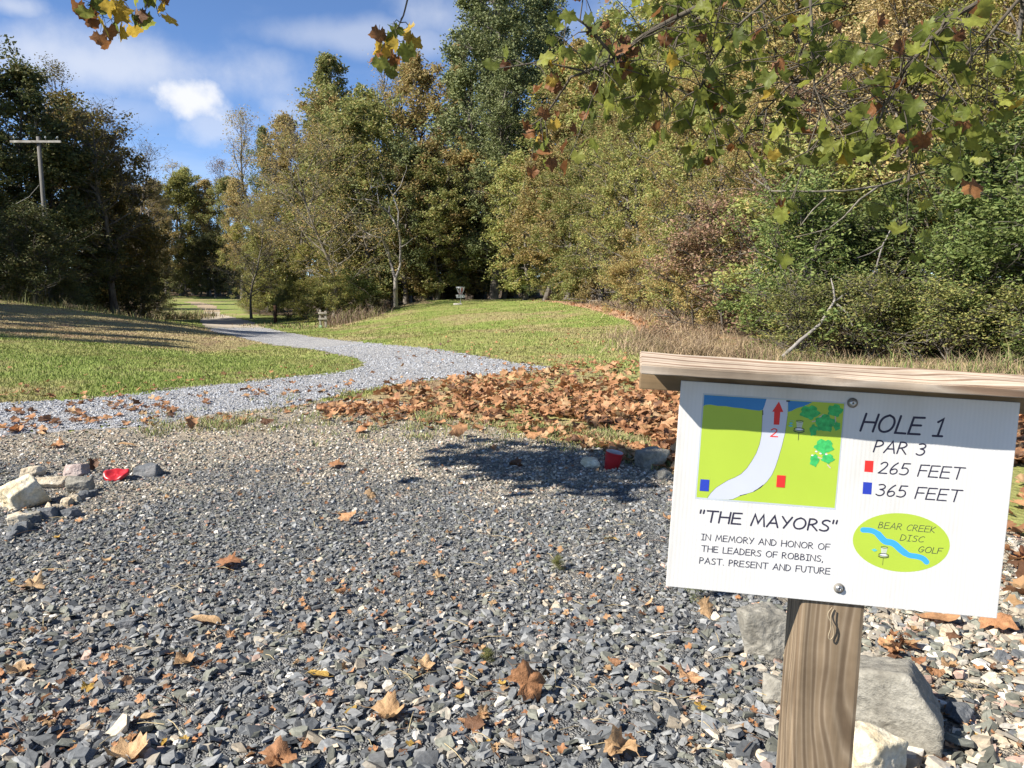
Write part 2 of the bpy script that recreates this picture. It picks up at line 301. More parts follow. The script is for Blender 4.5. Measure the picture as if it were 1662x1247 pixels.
M['fallen_dark'] = leaf_mat('fallen dark leaf', [(0.11, 0.055, 0.030), (0.15, 0.075, 0.038)], 0.1, 0.6, 0.1, mottle=7)
M['syc_green'] = leaf_mat('sycamore leaf green', [(0.11, 0.135, 0.028), (0.17, 0.195, 0.036), (0.25, 0.26, 0.05), (0.085, 0.105, 0.024), (0.13, 0.15, 0.03)], 0.58, 0.5, 0.0, gain=1.35, mottle=30)
M['syc_yellow'] = leaf_mat('sycamore leaf yellow', [(0.45, 0.30, 0.04), (0.52, 0.36, 0.06), (0.38, 0.28, 0.05)], 0.5, 0.5, 0.0, mottle=30)
M['syc_brown'] = leaf_mat('sycamore leaf brown', [(0.20, 0.085, 0.030), (0.28, 0.13, 0.05), (0.14, 0.06, 0.025)], 0.4, 0.6, 0.0, mottle=30)
M['stone'] = col_mat('gravel stones', 0.8, 0.3, 90, 0.32, 0.35, 0.003)
M['blade'] = col_mat('grass blades', 0.7, 0.2, 3, 0.25, 0)

# ------------------------------------------------------------------ the ground
rng = np.random.default_rng(7); random.seed(7)
def smooth(a, b, v): t = np.clip((v - a) / (b - a), 0, 1); return t * t * (3 - 2 * t)
HILL = [(-900, 470), (0, 488), (100, 500), (200, 516), (340, 534), (450, 556), (330, 575), (200, 560), (0, 545), (-900, 560)]
BANK = [(545, 536), (600, 515), (650, 497), (700, 492), (690, 488), (640, 488), (560, 512), (520, 528)]
EDGE = [(862, 485.5), (890, 485.5), (960, 493), (1040, 512), (1066, 545), (1046, 549), (1022, 522), (950, 500), (900, 490)]
BANKR = [(870, 486), (950, 490), (1040, 510), (1060, 540), (1090, 575), (1250, 590), (1240, 540), (1100, 500), (950, 478)]
FOREST_X = [(0, 9.0), (9, 7.6), (11, 6.2), (12.5, 4.8), (14, 4.1), (18, 4.1), (25, 4.6), (40, 3.8), (55, 3.0), (66, 2.0), (68, -10), (73, -22), (80, -27), (152, -53), (156, -400)]
_fy = np.array([a for a, _ in FOREST_X]); _fx = np.array([b for _, b in FOREST_X])
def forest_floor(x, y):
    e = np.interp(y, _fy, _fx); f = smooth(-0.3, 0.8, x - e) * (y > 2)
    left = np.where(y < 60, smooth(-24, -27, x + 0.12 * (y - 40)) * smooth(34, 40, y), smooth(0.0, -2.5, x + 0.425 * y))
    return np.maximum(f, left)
G = lambda *c: np.array(c)
def grass_col(x, y):
    px, py = to_px(x, y, T(x, y)); n = sn(x, y, 0.5, 1); n2 = sn(x, y, 1.9, 2); n3 = sn(x, y, 0.16, 3)
    green = G(0.185, 0.225, 0.055); green2 = G(0.235, 0.24, 0.075); straw = G(0.33, 0.265, 0.135); brown = G(0.26, 0.18, 0.11)
    a = smooth(-0.5, 0.6, n + 0.5 * n2)[..., None]; c = green * (1 - a) + green2 * a
    dry = smooth(0.05, 0.8, n3 + 0.55 * n + 0.25 * n2) * 0.65
    hill = inpoly(px + 30 * n, py + 6 * n2, HILL); dry = np.where(hill, np.clip(dry + 0.85, 0, 1), dry)
    far = smooth(350, 620, px) * smooth(640, 590, py) * smooth(20, 11, y); dry = np.clip(dry + 0.45 * far * (0.6 + 0.5 * n2), 0, 1)
    bank = inpoly(px + 8 * n2, py + 3 * n, BANK) | inpoly(px + 10 * n2, py + 4 * n, BANKR); dry = np.where(bank, 1.0, dry)
    fresh = smooth(0.25, 0.6, n2 - n * 0.3)[..., None] * 0.5; c = c * (1 - fresh * 0.35) + G(0.105, 0.175, 0.035) * fresh * 0.35
    strip = inpoly(px + 14 * n2, py + 5 * n, STRIP) | inpoly(px + 14 * n2, py + 5 * n, PILE); dry = np.where(strip, np.clip(0.72 + 0.5 * n2 + .3 * n, 0, 1), dry)
    bb = smooth(-0.2, 0.8, n2)[..., None]; c = c * (1 - dry[..., None]) + (straw * (1 - bb) + brown * bb) * dry[..., None]
    dirt = (inpoly(px + 3 * n2, py + 1.5 * n, BANKR) & (n2 > 0.3)) | inpoly(px + 4 * n2, py + 2 * n, EDGE)
    c = np.where(dirt[..., None], G(0.38, 0.235, 0.14), c)
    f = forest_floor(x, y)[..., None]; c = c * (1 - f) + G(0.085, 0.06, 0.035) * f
    return c
def gravel_col(x, y):
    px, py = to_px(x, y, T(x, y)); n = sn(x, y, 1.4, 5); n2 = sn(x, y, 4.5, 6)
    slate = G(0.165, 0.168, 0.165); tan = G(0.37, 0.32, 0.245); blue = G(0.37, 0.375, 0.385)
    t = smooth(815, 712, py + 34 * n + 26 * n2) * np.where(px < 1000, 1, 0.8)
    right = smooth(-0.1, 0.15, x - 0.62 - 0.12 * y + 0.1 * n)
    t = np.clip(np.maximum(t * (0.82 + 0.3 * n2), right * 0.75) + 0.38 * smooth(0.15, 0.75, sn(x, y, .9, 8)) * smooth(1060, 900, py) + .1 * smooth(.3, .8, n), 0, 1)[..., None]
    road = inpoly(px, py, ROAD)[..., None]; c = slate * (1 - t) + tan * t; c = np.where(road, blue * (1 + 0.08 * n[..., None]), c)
    return c
def build_ground():
    ys = [-9.0]
    while ys[-1] < 520:
        y = ys[-1]; ys.append(y + (0.35 if y < 0.6 else max(0.016, 0.0085 * (y + 0.6)) if y < 90 else 0.03 * y))
    ys = np.array(ys)
    us = np.concatenate([np.linspace(-3.2, -0.95, 26)[:-1], np.linspace(-0.95, 0.95, 470), np.linspace(0.95, 3.2, 26)[1:]])
    sy = np.where(ys > 0.6, ys + 0.6, 1.2 + 0.9 * np.clip(0.6 - ys, 0, 99) * 0.4)
    X = us[None] * sy[:, None]; Y = np.repeat(ys[:, None], len(us), 1); Z = T(X, Y)
    # the lot's stones sit on a slightly uneven bed
    Z = Z + 0.012 * sn(X, Y, 2.2, 9) * np.exp(-((Y - 3) / 6) ** 2)
    V = np.stack([X, Y, Z], -1).reshape(-1, 3); R, Cn = X.shape
    i = np.arange(R - 1)[:, None] * Cn + np.arange(Cn - 1)[None]; Q = np.stack([i, i + 1, i + Cn + 1, i + Cn], -1)
    fc = (X[:-1, :-1] + X[1:, 1:]) / 2, (Y[:-1, :-1] + Y[1:, 1:]) / 2
    px, py = to_px(fc[0], fc[1], T(*fc)); jx = sn(fc[0], fc[1], 2.5, 1) ; jy = sn(fc[0], fc[1], 3.3, 2); w = np.clip(6 / fc[1].clip(1), 0.1, 2)
    jf = sn(fc[0], fc[1], 9.0, 3); px2 = px + (16 * jx + 12 * jf) * w; py2 = py + (8 * jy + 5 * jf) * w
    behind = fc[1] < 1.0
    lot = np.where(behind, np.abs(fc[0]) < 9, inpoly(px2, py2, LOT)); road = ~behind & inpoly(px2, py2, ROAD) & ~lot; track = ~behind & inpoly(px + 2 * jx, py + jy, TRACK) & ~road
    gm = col_mat('turf and soil', 0.95, 0.1, 22, 0.35, 0.8, 0.03); gv = gravel_mat()
    def sheet(name, mask, cf, mat, dz, label=None):
        q = Q[mask].reshape(-1, 4); ids, inv = np.unique(q, return_inverse=True); v = V[ids].copy(); c = cf(v[:, 0], v[:, 1]); v[:, 2] += dz
        o = link(name, mesh_np(name, v, inv.reshape(-1, 4), None, (mat,), c, True)); tag(o, label, None, None, 'structure')
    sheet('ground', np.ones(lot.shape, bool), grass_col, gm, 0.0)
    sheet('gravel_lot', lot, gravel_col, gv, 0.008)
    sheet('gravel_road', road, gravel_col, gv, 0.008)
    sheet('dirt_track', track, lambda x, y: np.where((y < 85)[..., None], G(0.40, 0.34, 0.26), G(0.33, 0.25, 0.16)) * (1 + 0.12 * sn(x, y, 0.8)[..., None]), col_mat('packed earth', 0.95, 0.1, 8, 0.25, 0.4, 0.02), 0.012)
def gravel_mat():
    m, nt, b = new_mat('gravel bed', 0.85, 0.25); N = nt.nodes.new; L = nt.links.new; tc = N('ShaderNodeTexCoord'); a = N('ShaderNodeVertexColor'); a.layer_name = 'Col'
    def vor(scale):
        v = N('ShaderNodeTexVoronoi'); v.inputs['Scale'].default_value = scale; L(tc.outputs['Object'], v.inputs['Vector']); return v
    v1, v2 = vor(70), vor(160)
    s1 = N('ShaderNodeSeparateColor'); L(v1.outputs['Color'], s1.inputs[0]); r1 = ramp(nt, [(0, (0.5, 0.5, 0.52)), (0.55, (0.95, 0.95, 0.95)), (0.85, (1.35, 1.28, 1.18)), (1, (1.9, 1.75, 1.5))]); L(s1.outputs[0], r1.inputs[0])
    s2 = N('ShaderNodeSeparateColor'); L(v2.outputs['Color'], s2.inputs[0]); r2 = ramp(nt, [(0, (0.6, 0.6, 0.6)), (1, (1.35, 1.32, 1.28))]); L(s2.outputs[1], r2.inputs[0])
    c = mixc(nt, 1.0, a.outputs['Color'], r1.outputs[0], 'MULTIPLY'); c = mixc(nt, 1.0, c, r2.outputs[0], 'MULTIPLY'); L(c, b.inputs['Base Color'])
    ad = N('ShaderNodeMath'); ad.operation = 'ADD'; L(v1.outputs['Distance'], ad.inputs[0]); L(v2.outputs['Distance'], ad.inputs[1])
    iv = N('ShaderNodeMath'); iv.operation = 'MULTIPLY'; iv.inputs[1].default_value = -1; L(ad.outputs[0], iv.inputs[0]); bump(nt, b, iv.outputs[0], 0.9, 0.012); return m
build_ground()

# ------------------------------------------------------------------ loose gravel: flat broken chips, real stones on the bed
def zbed(x, y): return T(x, y) + 0.008 + 0.012 * sn(x, y, 2.2, 9) * np.exp(-((y - 3) / 6) ** 2)
def chips(n, x, y, size, flat, col):
    """n broken flat stones: six-sided, tilted, bevelled top"""
    k = 6; th = (np.arange(k)[None] + rng.uniform(-.33, .33, (n, k))) * 2 * np.pi / k; r = rng.uniform(0.5, 1.2, (n, k))
    asp = rng.uniform(0.42, 1.0, (n, 1)); lo = np.stack([np.cos(th) * r, np.sin(th) * r * asp, np.zeros_like(th)], -1)
    ins = rng.uniform(0.55, 0.95, (n, k, 1)); up = lo * ins; h = rng.uniform(0.35, 1.0, (n, 1)) * flat
    up[..., 2] = h * (1 + rng.uniform(-.35, .35, (n, 1)) * np.cos(th) + rng.uniform(-.25, .25, (n, k))); lo[..., 2] = -h * 0.6
    P = np.concatenate([lo, up], 1) * size[:, None, None]
    yaw = rng.uniform(0, 2 * np.pi, n); tx = rng.normal(0, 0.30, n); ty = rng.normal(0, 0.30, n)
    c, s = np.cos(yaw), np.sin(yaw); px, py, pz = P[..., 0], P[..., 1], P[..., 2]
    pz = pz + px * tx[:, None] + py * ty[:, None]
    X = px * c[:, None] - py * s[:, None] + x[:, None]; Y = px * s[:, None] + py * c[:, None] + y[:, None]
    Zz = pz + (zbed(x, y) + size * flat * 0.25 + rng.uniform(0, 1, n) ** 3 * size * 0.35)[:, None]
    V = np.stack([X, Y, Zz], -1).reshape(-1, 3); base = np.arange(n)[:, None, None] * 12
    j = np.arange(k); kk = (j + 1) % k; side = np.stack([j, kk, kk + 6, j + 6], -1); top = np.array([[6, 7, 8, 9], [6, 9, 10, 11]])
    q = (base + np.vstack([side, top])[None]).reshape(-1, 4); return V, q, np.repeat(col, 12, 0)
def stone_cols(x, y, tanw):
    n = len(x); u = rng.uniform(0, 1, n); v = rng.uniform(0.6, 1.45, n)[:, None]
    slate = np.where(rng.uniform(0, 1, (n, 1)) < 0.5, G(0.112, 0.116, 0.116), G(0.198, 0.198, 0.19)); greenish = G(0.15, 0.15, 0.12); tan = np.where(rng.uniform(0, 1, (n, 1)) < .5, G(0.40, 0.335, 0.245), G(0.30, 0.265, 0.21)); white = G(0.52, 0.48, 0.41); pink = G(0.33, 0.23, 0.18)
    c = slate.copy(); t = tanw
    c = np.where((u < 0.13 + 0.12 * t)[:, None], greenish, c); c = np.where((u > 0.885 - 0.52 * t)[:, None], tan, c); c = np.where((u > 0.968 - 0.16 * t)[:, None], white, c); c = np.where((u > 0.985 - 0.04 * t)[:, None], pink, c)
    return c * v
def scatter_stones():
    Vs, Qs, Cs, off = [], [], [], 0
    for (y0, y1, den, s0, s1, flat) in ((1.15, 1.9, 2100, 0.010, 0.037, 0.30), (1.9, 2.7, 2600, 0.008, 0.029, 0.32), (2.7, 3.9, 3300, 0.0065, 0.019, 0.36), (3.9, 5.6, 2500, 0.0065, 0.016, 0.45), (5.6, 9, 900, 0.007, 0.017, 0.5), (9, 20, 260, 0.009, 0.02, 0.5)):
        W = 0.98 * y1 + 0.3; n = int(den * 2 * W * (y1 - y0)); x = rng.uniform(-W, W, n); y = rng.uniform(y0, y1, n)
        px, py = to_px(x, y, T(x, y)); k = (np.abs(x) < 0.98 * y + 0.3) & (inpoly(px, py + 4 * sn(x, y, 3), LOT) | inpoly(px, py, ROAD)); x, y, px, py = x[k], y[k], px[k], py[k]; n = len(x)
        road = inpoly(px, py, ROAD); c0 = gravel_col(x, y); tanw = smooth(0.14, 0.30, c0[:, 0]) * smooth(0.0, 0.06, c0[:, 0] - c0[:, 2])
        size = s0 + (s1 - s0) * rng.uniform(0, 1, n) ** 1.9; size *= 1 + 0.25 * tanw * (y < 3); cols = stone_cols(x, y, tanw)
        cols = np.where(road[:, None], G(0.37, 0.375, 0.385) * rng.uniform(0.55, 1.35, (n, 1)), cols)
        V, q, c = chips(n, x, y, size, flat, cols); Vs.append(V); Qs.append(q + off); Cs.append(c); off += len(V)
    o = link('loose_gravel', mesh_np('loose_gravel', np.concatenate(Vs), np.concatenate(Qs), None, (M['stone'],), np.concatenate(Cs)))
    tag(o, 'loose slate and tan gravel chips covering the parking area and road', 'gravel', None, 'stuff')
scatter_stones()

# ------------------------------------------------------------------ grass blades
def blades(n, x, y, h, w, col, lean=0.5):
    az = rng.uniform(0, 2 * np.pi, n); b = np.stack([np.cos(az), np.sin(az), np.zeros(n)], 1) * w[:, None]; z = T(x, y); P = np.stack([x, y, z], 1)
    la = rng.uniform(0, 2 * np.pi, n); ld = np.stack([np.cos(la), np.sin(la), np.zeros(n)], 1); k = rng.uniform(0.1, lean, n)[:, None] * h[:, None]
    mid = P + ld * k * 0.35; mid[:, 2] += h * 0.55; tip = P + ld * k * 1.2; tip[:, 2] += h * rng.uniform(0.75, 1.0, n)
    V = np.stack([P - b, P + b, mid + b * 0.7, mid - b * 0.7, tip], 1).reshape(-1, 3); o = np.arange(n)[:, None] * 5
    return V, o + np.array([[0, 1, 2, 3]]), o + np.array([[3, 2, 4]]), np.repeat(col, 5, 0)
def grow():
    Vs, Qs, Ts, Cs, off = [], [], [], [], 0
    def put(x, y, h, w, col, lean=0.6):
        nonlocal off
        V, q, t, c = blades(len(x), x, y, h, w, col, lean); Vs.append(V); Qs.append(q + off); Ts.append(t + off); Cs.append(c); off += len(V)
    # mown lawn left of the road and the green: shrinking density with distance
    for (y0, y1, den, hh, ww) in ((6.8, 10, 1500, 0.040, 0.0040), (10, 15, 950, 0.038, 0.005), (15, 24, 420, 0.038, 0.008), (24, 42, 130, 0.040, 0.014), (42, 68, 40, 0.042, 0.024)):
        W = 0.9 * y1; n = int(den * 2 * W * (y1 - y0)); x = rng.uniform(-W, W, n); y = rng.uniform(y0, y1, n)
        px, py = to_px(x, y, T(x, y)); jx = 7 * sn(x, y, 3.1); k = (np.abs(x) < 0.9 * y) & ~inpoly(px + jx, py + 3 * sn(x, y, 4), ROAD) & ~inpoly(px, py, LOT) & ~inpoly(px, py, TRACK) & (forest_floor(x, y) < 0.4)
        k &= ~(inpoly(px, py, PILE) & (rng.uniform(0, 1, n) < 0.8)); x, y, px, py = x[k], y[k], px[k], py[k]; n = len(x)
        c = grass_col(x, y) * rng.uniform(0.9, 1.45, (n, 1)); st = rng.uniform(0, 1, n) < 0.08; c = np.where(st[:, None], G(0.36, 0.30, 0.15) * rng.uniform(0.8, 1.2, (n, 1)), c)
        put(x, y, hh * rng.uniform(0.5, 1.2, n), ww * rng.uniform(0.7, 1.2, n), c)
    # the rough strip between lot and road, in tufts, straying into the gravel
    tc = []
    for _ in range(230):
        px = rng.uniform(230, 1120); lo = np.interp(px, [230, 480, 720, 900, 1120], [690, 672, 668, 690, 735]); p = gp(px, lo + rng.normal(6, 13) + (14 if px > 480 else 0)); tc.append((p[0], p[1], 1.0))
    for px, py, s in ((985, 718, 1.9), (1000, 722, 1.7), (960, 712, 1.5), (1035, 725, 1.4), (880, 700, 1.3), (700, 686, 1.4), (690, 682, 1.4), (560, 640, .9), (330, 692, 1.2), (395, 690, 1.4), (360, 695, 1.2), (680, 712, .8), (905, 648, 1.0), (930, 700, 1.3)):
        for _ in range(7): p = gp(px + rng.normal(0, 9), py + rng.normal(0, 2.5)); tc.append((p[0], p[1], s))
    tx, ty, ts = np.array(tc).T; m = 26; x = np.repeat(tx, m) + rng.normal(0, 0.05, len(tx) * m); y = np.repeat(ty, m) + rng.normal(0, 0.05, len(tx) * m); s = np.repeat(ts, m); n = len(x)
    c = np.where(rng.uniform(0, 1, (n, 1)) < 0.45, G(0.36, 0.29, 0.15), G(0.19, 0.23, 0.07)) * rng.uniform(0.7, 1.3, (n, 1))
    put(x, y, 0.055 * s * rng.uniform(0.3, 1.2, n), 0.003 * rng.uniform(0.7, 1.3, n), c, 0.9)
    o = link('grass', mesh_np('grass', np.concatenate(Vs), np.concatenate(Qs), np.concatenate(Ts), (M['blade'],), np.concatenate(Cs)))
    tag(o, 'short mown grass with straw patches on lawn and green', 'grass', None, 'stuff')
    # tall dry weeds and bramble stems along both edges of the green
    Vs.clear(); Qs.clear(); Ts.clear(); Cs.clear(); off = 0
    def weeds(n, pts, hh, ww, cols, sx, lean=0.8):
        pts = np.array(pts, float); i = rng.integers(0, len(pts) - 1, n); f = rng.uniform(0, 1, n)[:, None]; p = pts[i] * (1 - f) + pts[i + 1] * f
        x = p[:, 0] + rng.normal(0, sx, n); y = p[:, 1] + rng.normal(0, sx, n); c = np.array(cols)[rng.integers(0, len(cols), n)] * rng.uniform(0.7, 1.3, (n, 1))
        put(x, y, hh * rng.uniform(0.35, 1.2, n) * np.clip(0.7 + 0.9 * sn(x, y, 1.6, 4), .15, 1.5), ww * rng.uniform(0.6, 1.3, n), c, lean)
    straw = [(0.36, 0.27, 0.15), (0.28, 0.20, 0.12), (0.22, 0.15, 0.09), (0.30, 0.22, 0.14)]; brown = [(0.20, 0.14, 0.10), (0.26, 0.19, 0.13), (0.16, 0.11, 0.07)]
    g2 = lambda L_: [gp(*q)[:2] for q in L_]
    weeds(3800, g2([(1050, 560), (1090, 575), (1150, 580), (1240, 590)]), 0.26, 0.005, straw, 0.4, 1.5); weeds(2600, g2([(1060, 545), (1080, 552), (1120, 560), (1200, 575)]), 0.38, 0.005, straw + brown, 0.55, 1.6)
    weeds(3200, [q + np.array([.7, 0]) for q in g2([(905, 488), (950, 492), (1000, 502), (1045, 520), (1060, 540)])], 0.36, 0.011, brown + straw, 0.5, 1.4); weeds(5000, g2([(545, 528), (590, 515), (640, 498), (690, 489)]), 0.7, 0.018, brown + [(0.17, 0.17, 0.06)], 0.7)
    weeds(1600, [at(*q)[:2] for q in ((255, 520, 66), (290, 520, 68), (322, 514, 76))], 0.8, 0.03, [(0.17, 0.17, 0.07), (0.28, 0.22, 0.12)], 1.2); weeds(1800, g2([(425, 528), (445, 531), (500, 530), (560, 530)]), 0.16, 0.02, [(0.14, 0.17, 0.05), (0.3, 0.22, 0.12)], 0.8)
    weeds(4500, g2([(1250, 590), (1400, 598), (1600, 612), (1700, 620)]), 0.35, 0.004, straw + [(0.16, 0.2, 0.06)] * 2, 0.3)
    weeds(900, [at(px, py, Y)[:2] for px, py, Y in ((-20, 480, 37), (60, 490, 36), (130, 500, 36), (220, 515, 34))], 0.5, 0.014, [(0.16, 0.17, 0.06), (0.24, 0.19, 0.1)], 1.2)
    o = link('dry_weeds', mesh_np('dry_weeds', np.concatenate(Vs), np.concatenate(Qs), np.concatenate(Ts), (M['blade'],), np.concatenate(Cs)))
    tag(o, 'tall straw coloured weeds along the edges of the green and the wood', 'weeds', None, 'stuff')
grow()

# ------------------------------------------------------------------ fallen leaves: lobed sycamore blades, dried and curled
def lobed(n_lobes=5, seed=0, curl=1.0):
    """outline, inner ring and centre of one dried lobed leaf about 1 across, curled; returns vertices and triangles"""
    r = np.random.default_rng(seed); K = 30; th = np.linspace(0, 2 * np.pi, K, endpoint=False)
    a = ((th + np.pi) % (2 * np.pi)) - np.pi; amp = r.uniform(.45, 1.25, n_lobes + 1)[np.clip(((a + np.pi) / (2 * np.pi) * n_lobes).round().astype(int), 0, n_lobes)]; rad_ = 0.35 + 0.15 * amp * np.abs(np.cos(a * n_lobes / 2 * 0.93)) ** 1.1 * (1 - 0.2 * np.abs(a) / np.pi)
    rad_ *= 1 + 0.10 * np.sign(np.sin(th * 15)) * (rad_ > 0.40) + r.normal(0, 0.045, K); rad_ *= np.where(np.abs(a) > 2.75, 0.55, 1)
    xy = np.stack([np.cos(th) * rad_, np.sin(th) * rad_], 1); P = np.vstack([[[0, 0]], xy * 0.5, xy]); x, y = P.T
    k1, k2 = r.uniform(0.3, 1.7, 2) * curl; s1, s2 = r.choice([-1, 1]), r.choice([1, 1, -1])
    z = s2 * k1 * y * y + s1 * 0.5 * k2 * x * x + 0.085 * curl * np.sin(8 * x + r.uniform(0, 6)) * np.sin(7 * y + r.uniform(0, 6)) + 0.03 * curl * np.sin(19 * x + r.uniform(0, 6)) * np.sin(17 * y) + 0.05 * curl * np.cos(np.arctan2(y, x) * n_lobes) * np.hypot(x, y) * 2
    z = z + curl * r.uniform(-.25, .5) * np.abs(y + 0.1 * np.sin(6 * x)) + curl * 0.25 * np.maximum(0, np.hypot(x, y) - .3) * np.sin(np.arctan2(y, x) * 3 + r.uniform(0, 6)) * 2
    z = z * min(1.0, (0.20 + 0.09 * curl) / (z.max() - z.min()))
    ph = k1 * y * 1.1; V = np.stack([x * (1 - 0.12 * k2), np.where(curl > 0.8, np.sin(ph) / max(1e-3, k1 * 1.1), y), z], 1)
    i = np.arange(K); j = (i + 1) % K; t = np.vstack([np.stack([np.zeros(K, int), 1 + i, 1 + j], 1), np.stack([1 + i, 1 + K + i, 1 + K + j], 1), np.stack([1 + i, 1 + K + j, 1 + j], 1)])
    V[:, 2] -= V[:, 2].min(); return V, t
def oval_leaf(seed, curl=1.0):
    r = np.random.default_rng(seed); K = 16; th = np.linspace(0, 2 * np.pi, K, endpoint=False); xy = np.stack([0.5 * np.cos(th), 0.2 * np.sin(th) * (1 - 0.35 * np.cos(th))], 1)
    P = np.vstack([[[0, 0]], xy * 0.5, xy]); x, y = P.T; z = r.uniform(0.5, 2.2) * curl * y * y + r.uniform(-.6, .8) * curl * x * x + 0.04 * np.sin(9 * x + r.uniform(0, 6))
    i = np.arange(K); j = (i + 1) % K; t = np.vstack([np.stack([np.zeros(K, int), 1 + i, 1 + j], 1), np.stack([1 + i, 1 + K + i, 1 + K + j], 1), np.stack([1 + i, 1 + K + j, 1 + j], 1)])
    V = np.stack([x, y, z], 1); V[:, 2] -= V[:, 2].min(); return V, t
LOBED = [lobed(5, s, c) for s, c in ((1, 0.8), (2, 1.3), (3, 1.6), (4, 1.9), (5, 1.2), (6, 2.3), (7, 1.7), (8, 2.6))]
OVAL = [oval_leaf(s, c) for s, c in ((1, 0.8), (2, 1.2), (3, 1.8), (4, 0.6))]
LEAF_ME = {}
def stalked(V, t, k):
    mb = MB(); mb.add(V, None, t); e = V[1 + np.argmin(V[1:, 0])]; mb.tube([e + np.array([0.06, 0, 0]), e + np.array([-0.12, 0.02, 0.02]), e + np.array([-0.3, 0.05, 0.05 + 0.03 * k])], [0.012, 0.01, 0.008], 3); return mb
def leaf_mesh(kind, i, mat):
    key = (kind, i, mat)
    if key not in LEAF_ME:
        V, t = (LOBED if kind == 'lobed' else OVAL)[i]; LEAF_ME[key] = stalked(V, t, i).mesh('fallen_leaf', (M[mat],), True)
    return LEAF_ME[key]
n_leaf = 0
def drop(px, py, size_px, mat, label, group=None, kind='lobed', i=None, tilt=None, yaw=None, up=0.0):
    """one fallen leaf lying where the pixel meets the ground"""
    global n_leaf
    p = gp(px, py); Y = p[1]; s = 0.88 * size_px / FPX * math.hypot(Y, 1.1); i = random.randrange(8 if kind == 'lobed' else 4) if i is None else i
    o = link('fallen_leaf', leaf_mesh(kind, i, mat)); z = float(zbed(p[0], p[1])) + 0.010 + up
    o.rotation_euler = (random.gauss(0, 0.22) if tilt is None else tilt * (.8 if tilt >= .9 else .4), random.gauss(0, 0.22), random.uniform(0, 6.28) if yaw is None else yaw); o.scale = (s, s, s)
    o.location = (p[0], p[1], z); tag(o, label, 'leaf', group); n_leaf += 1; return o
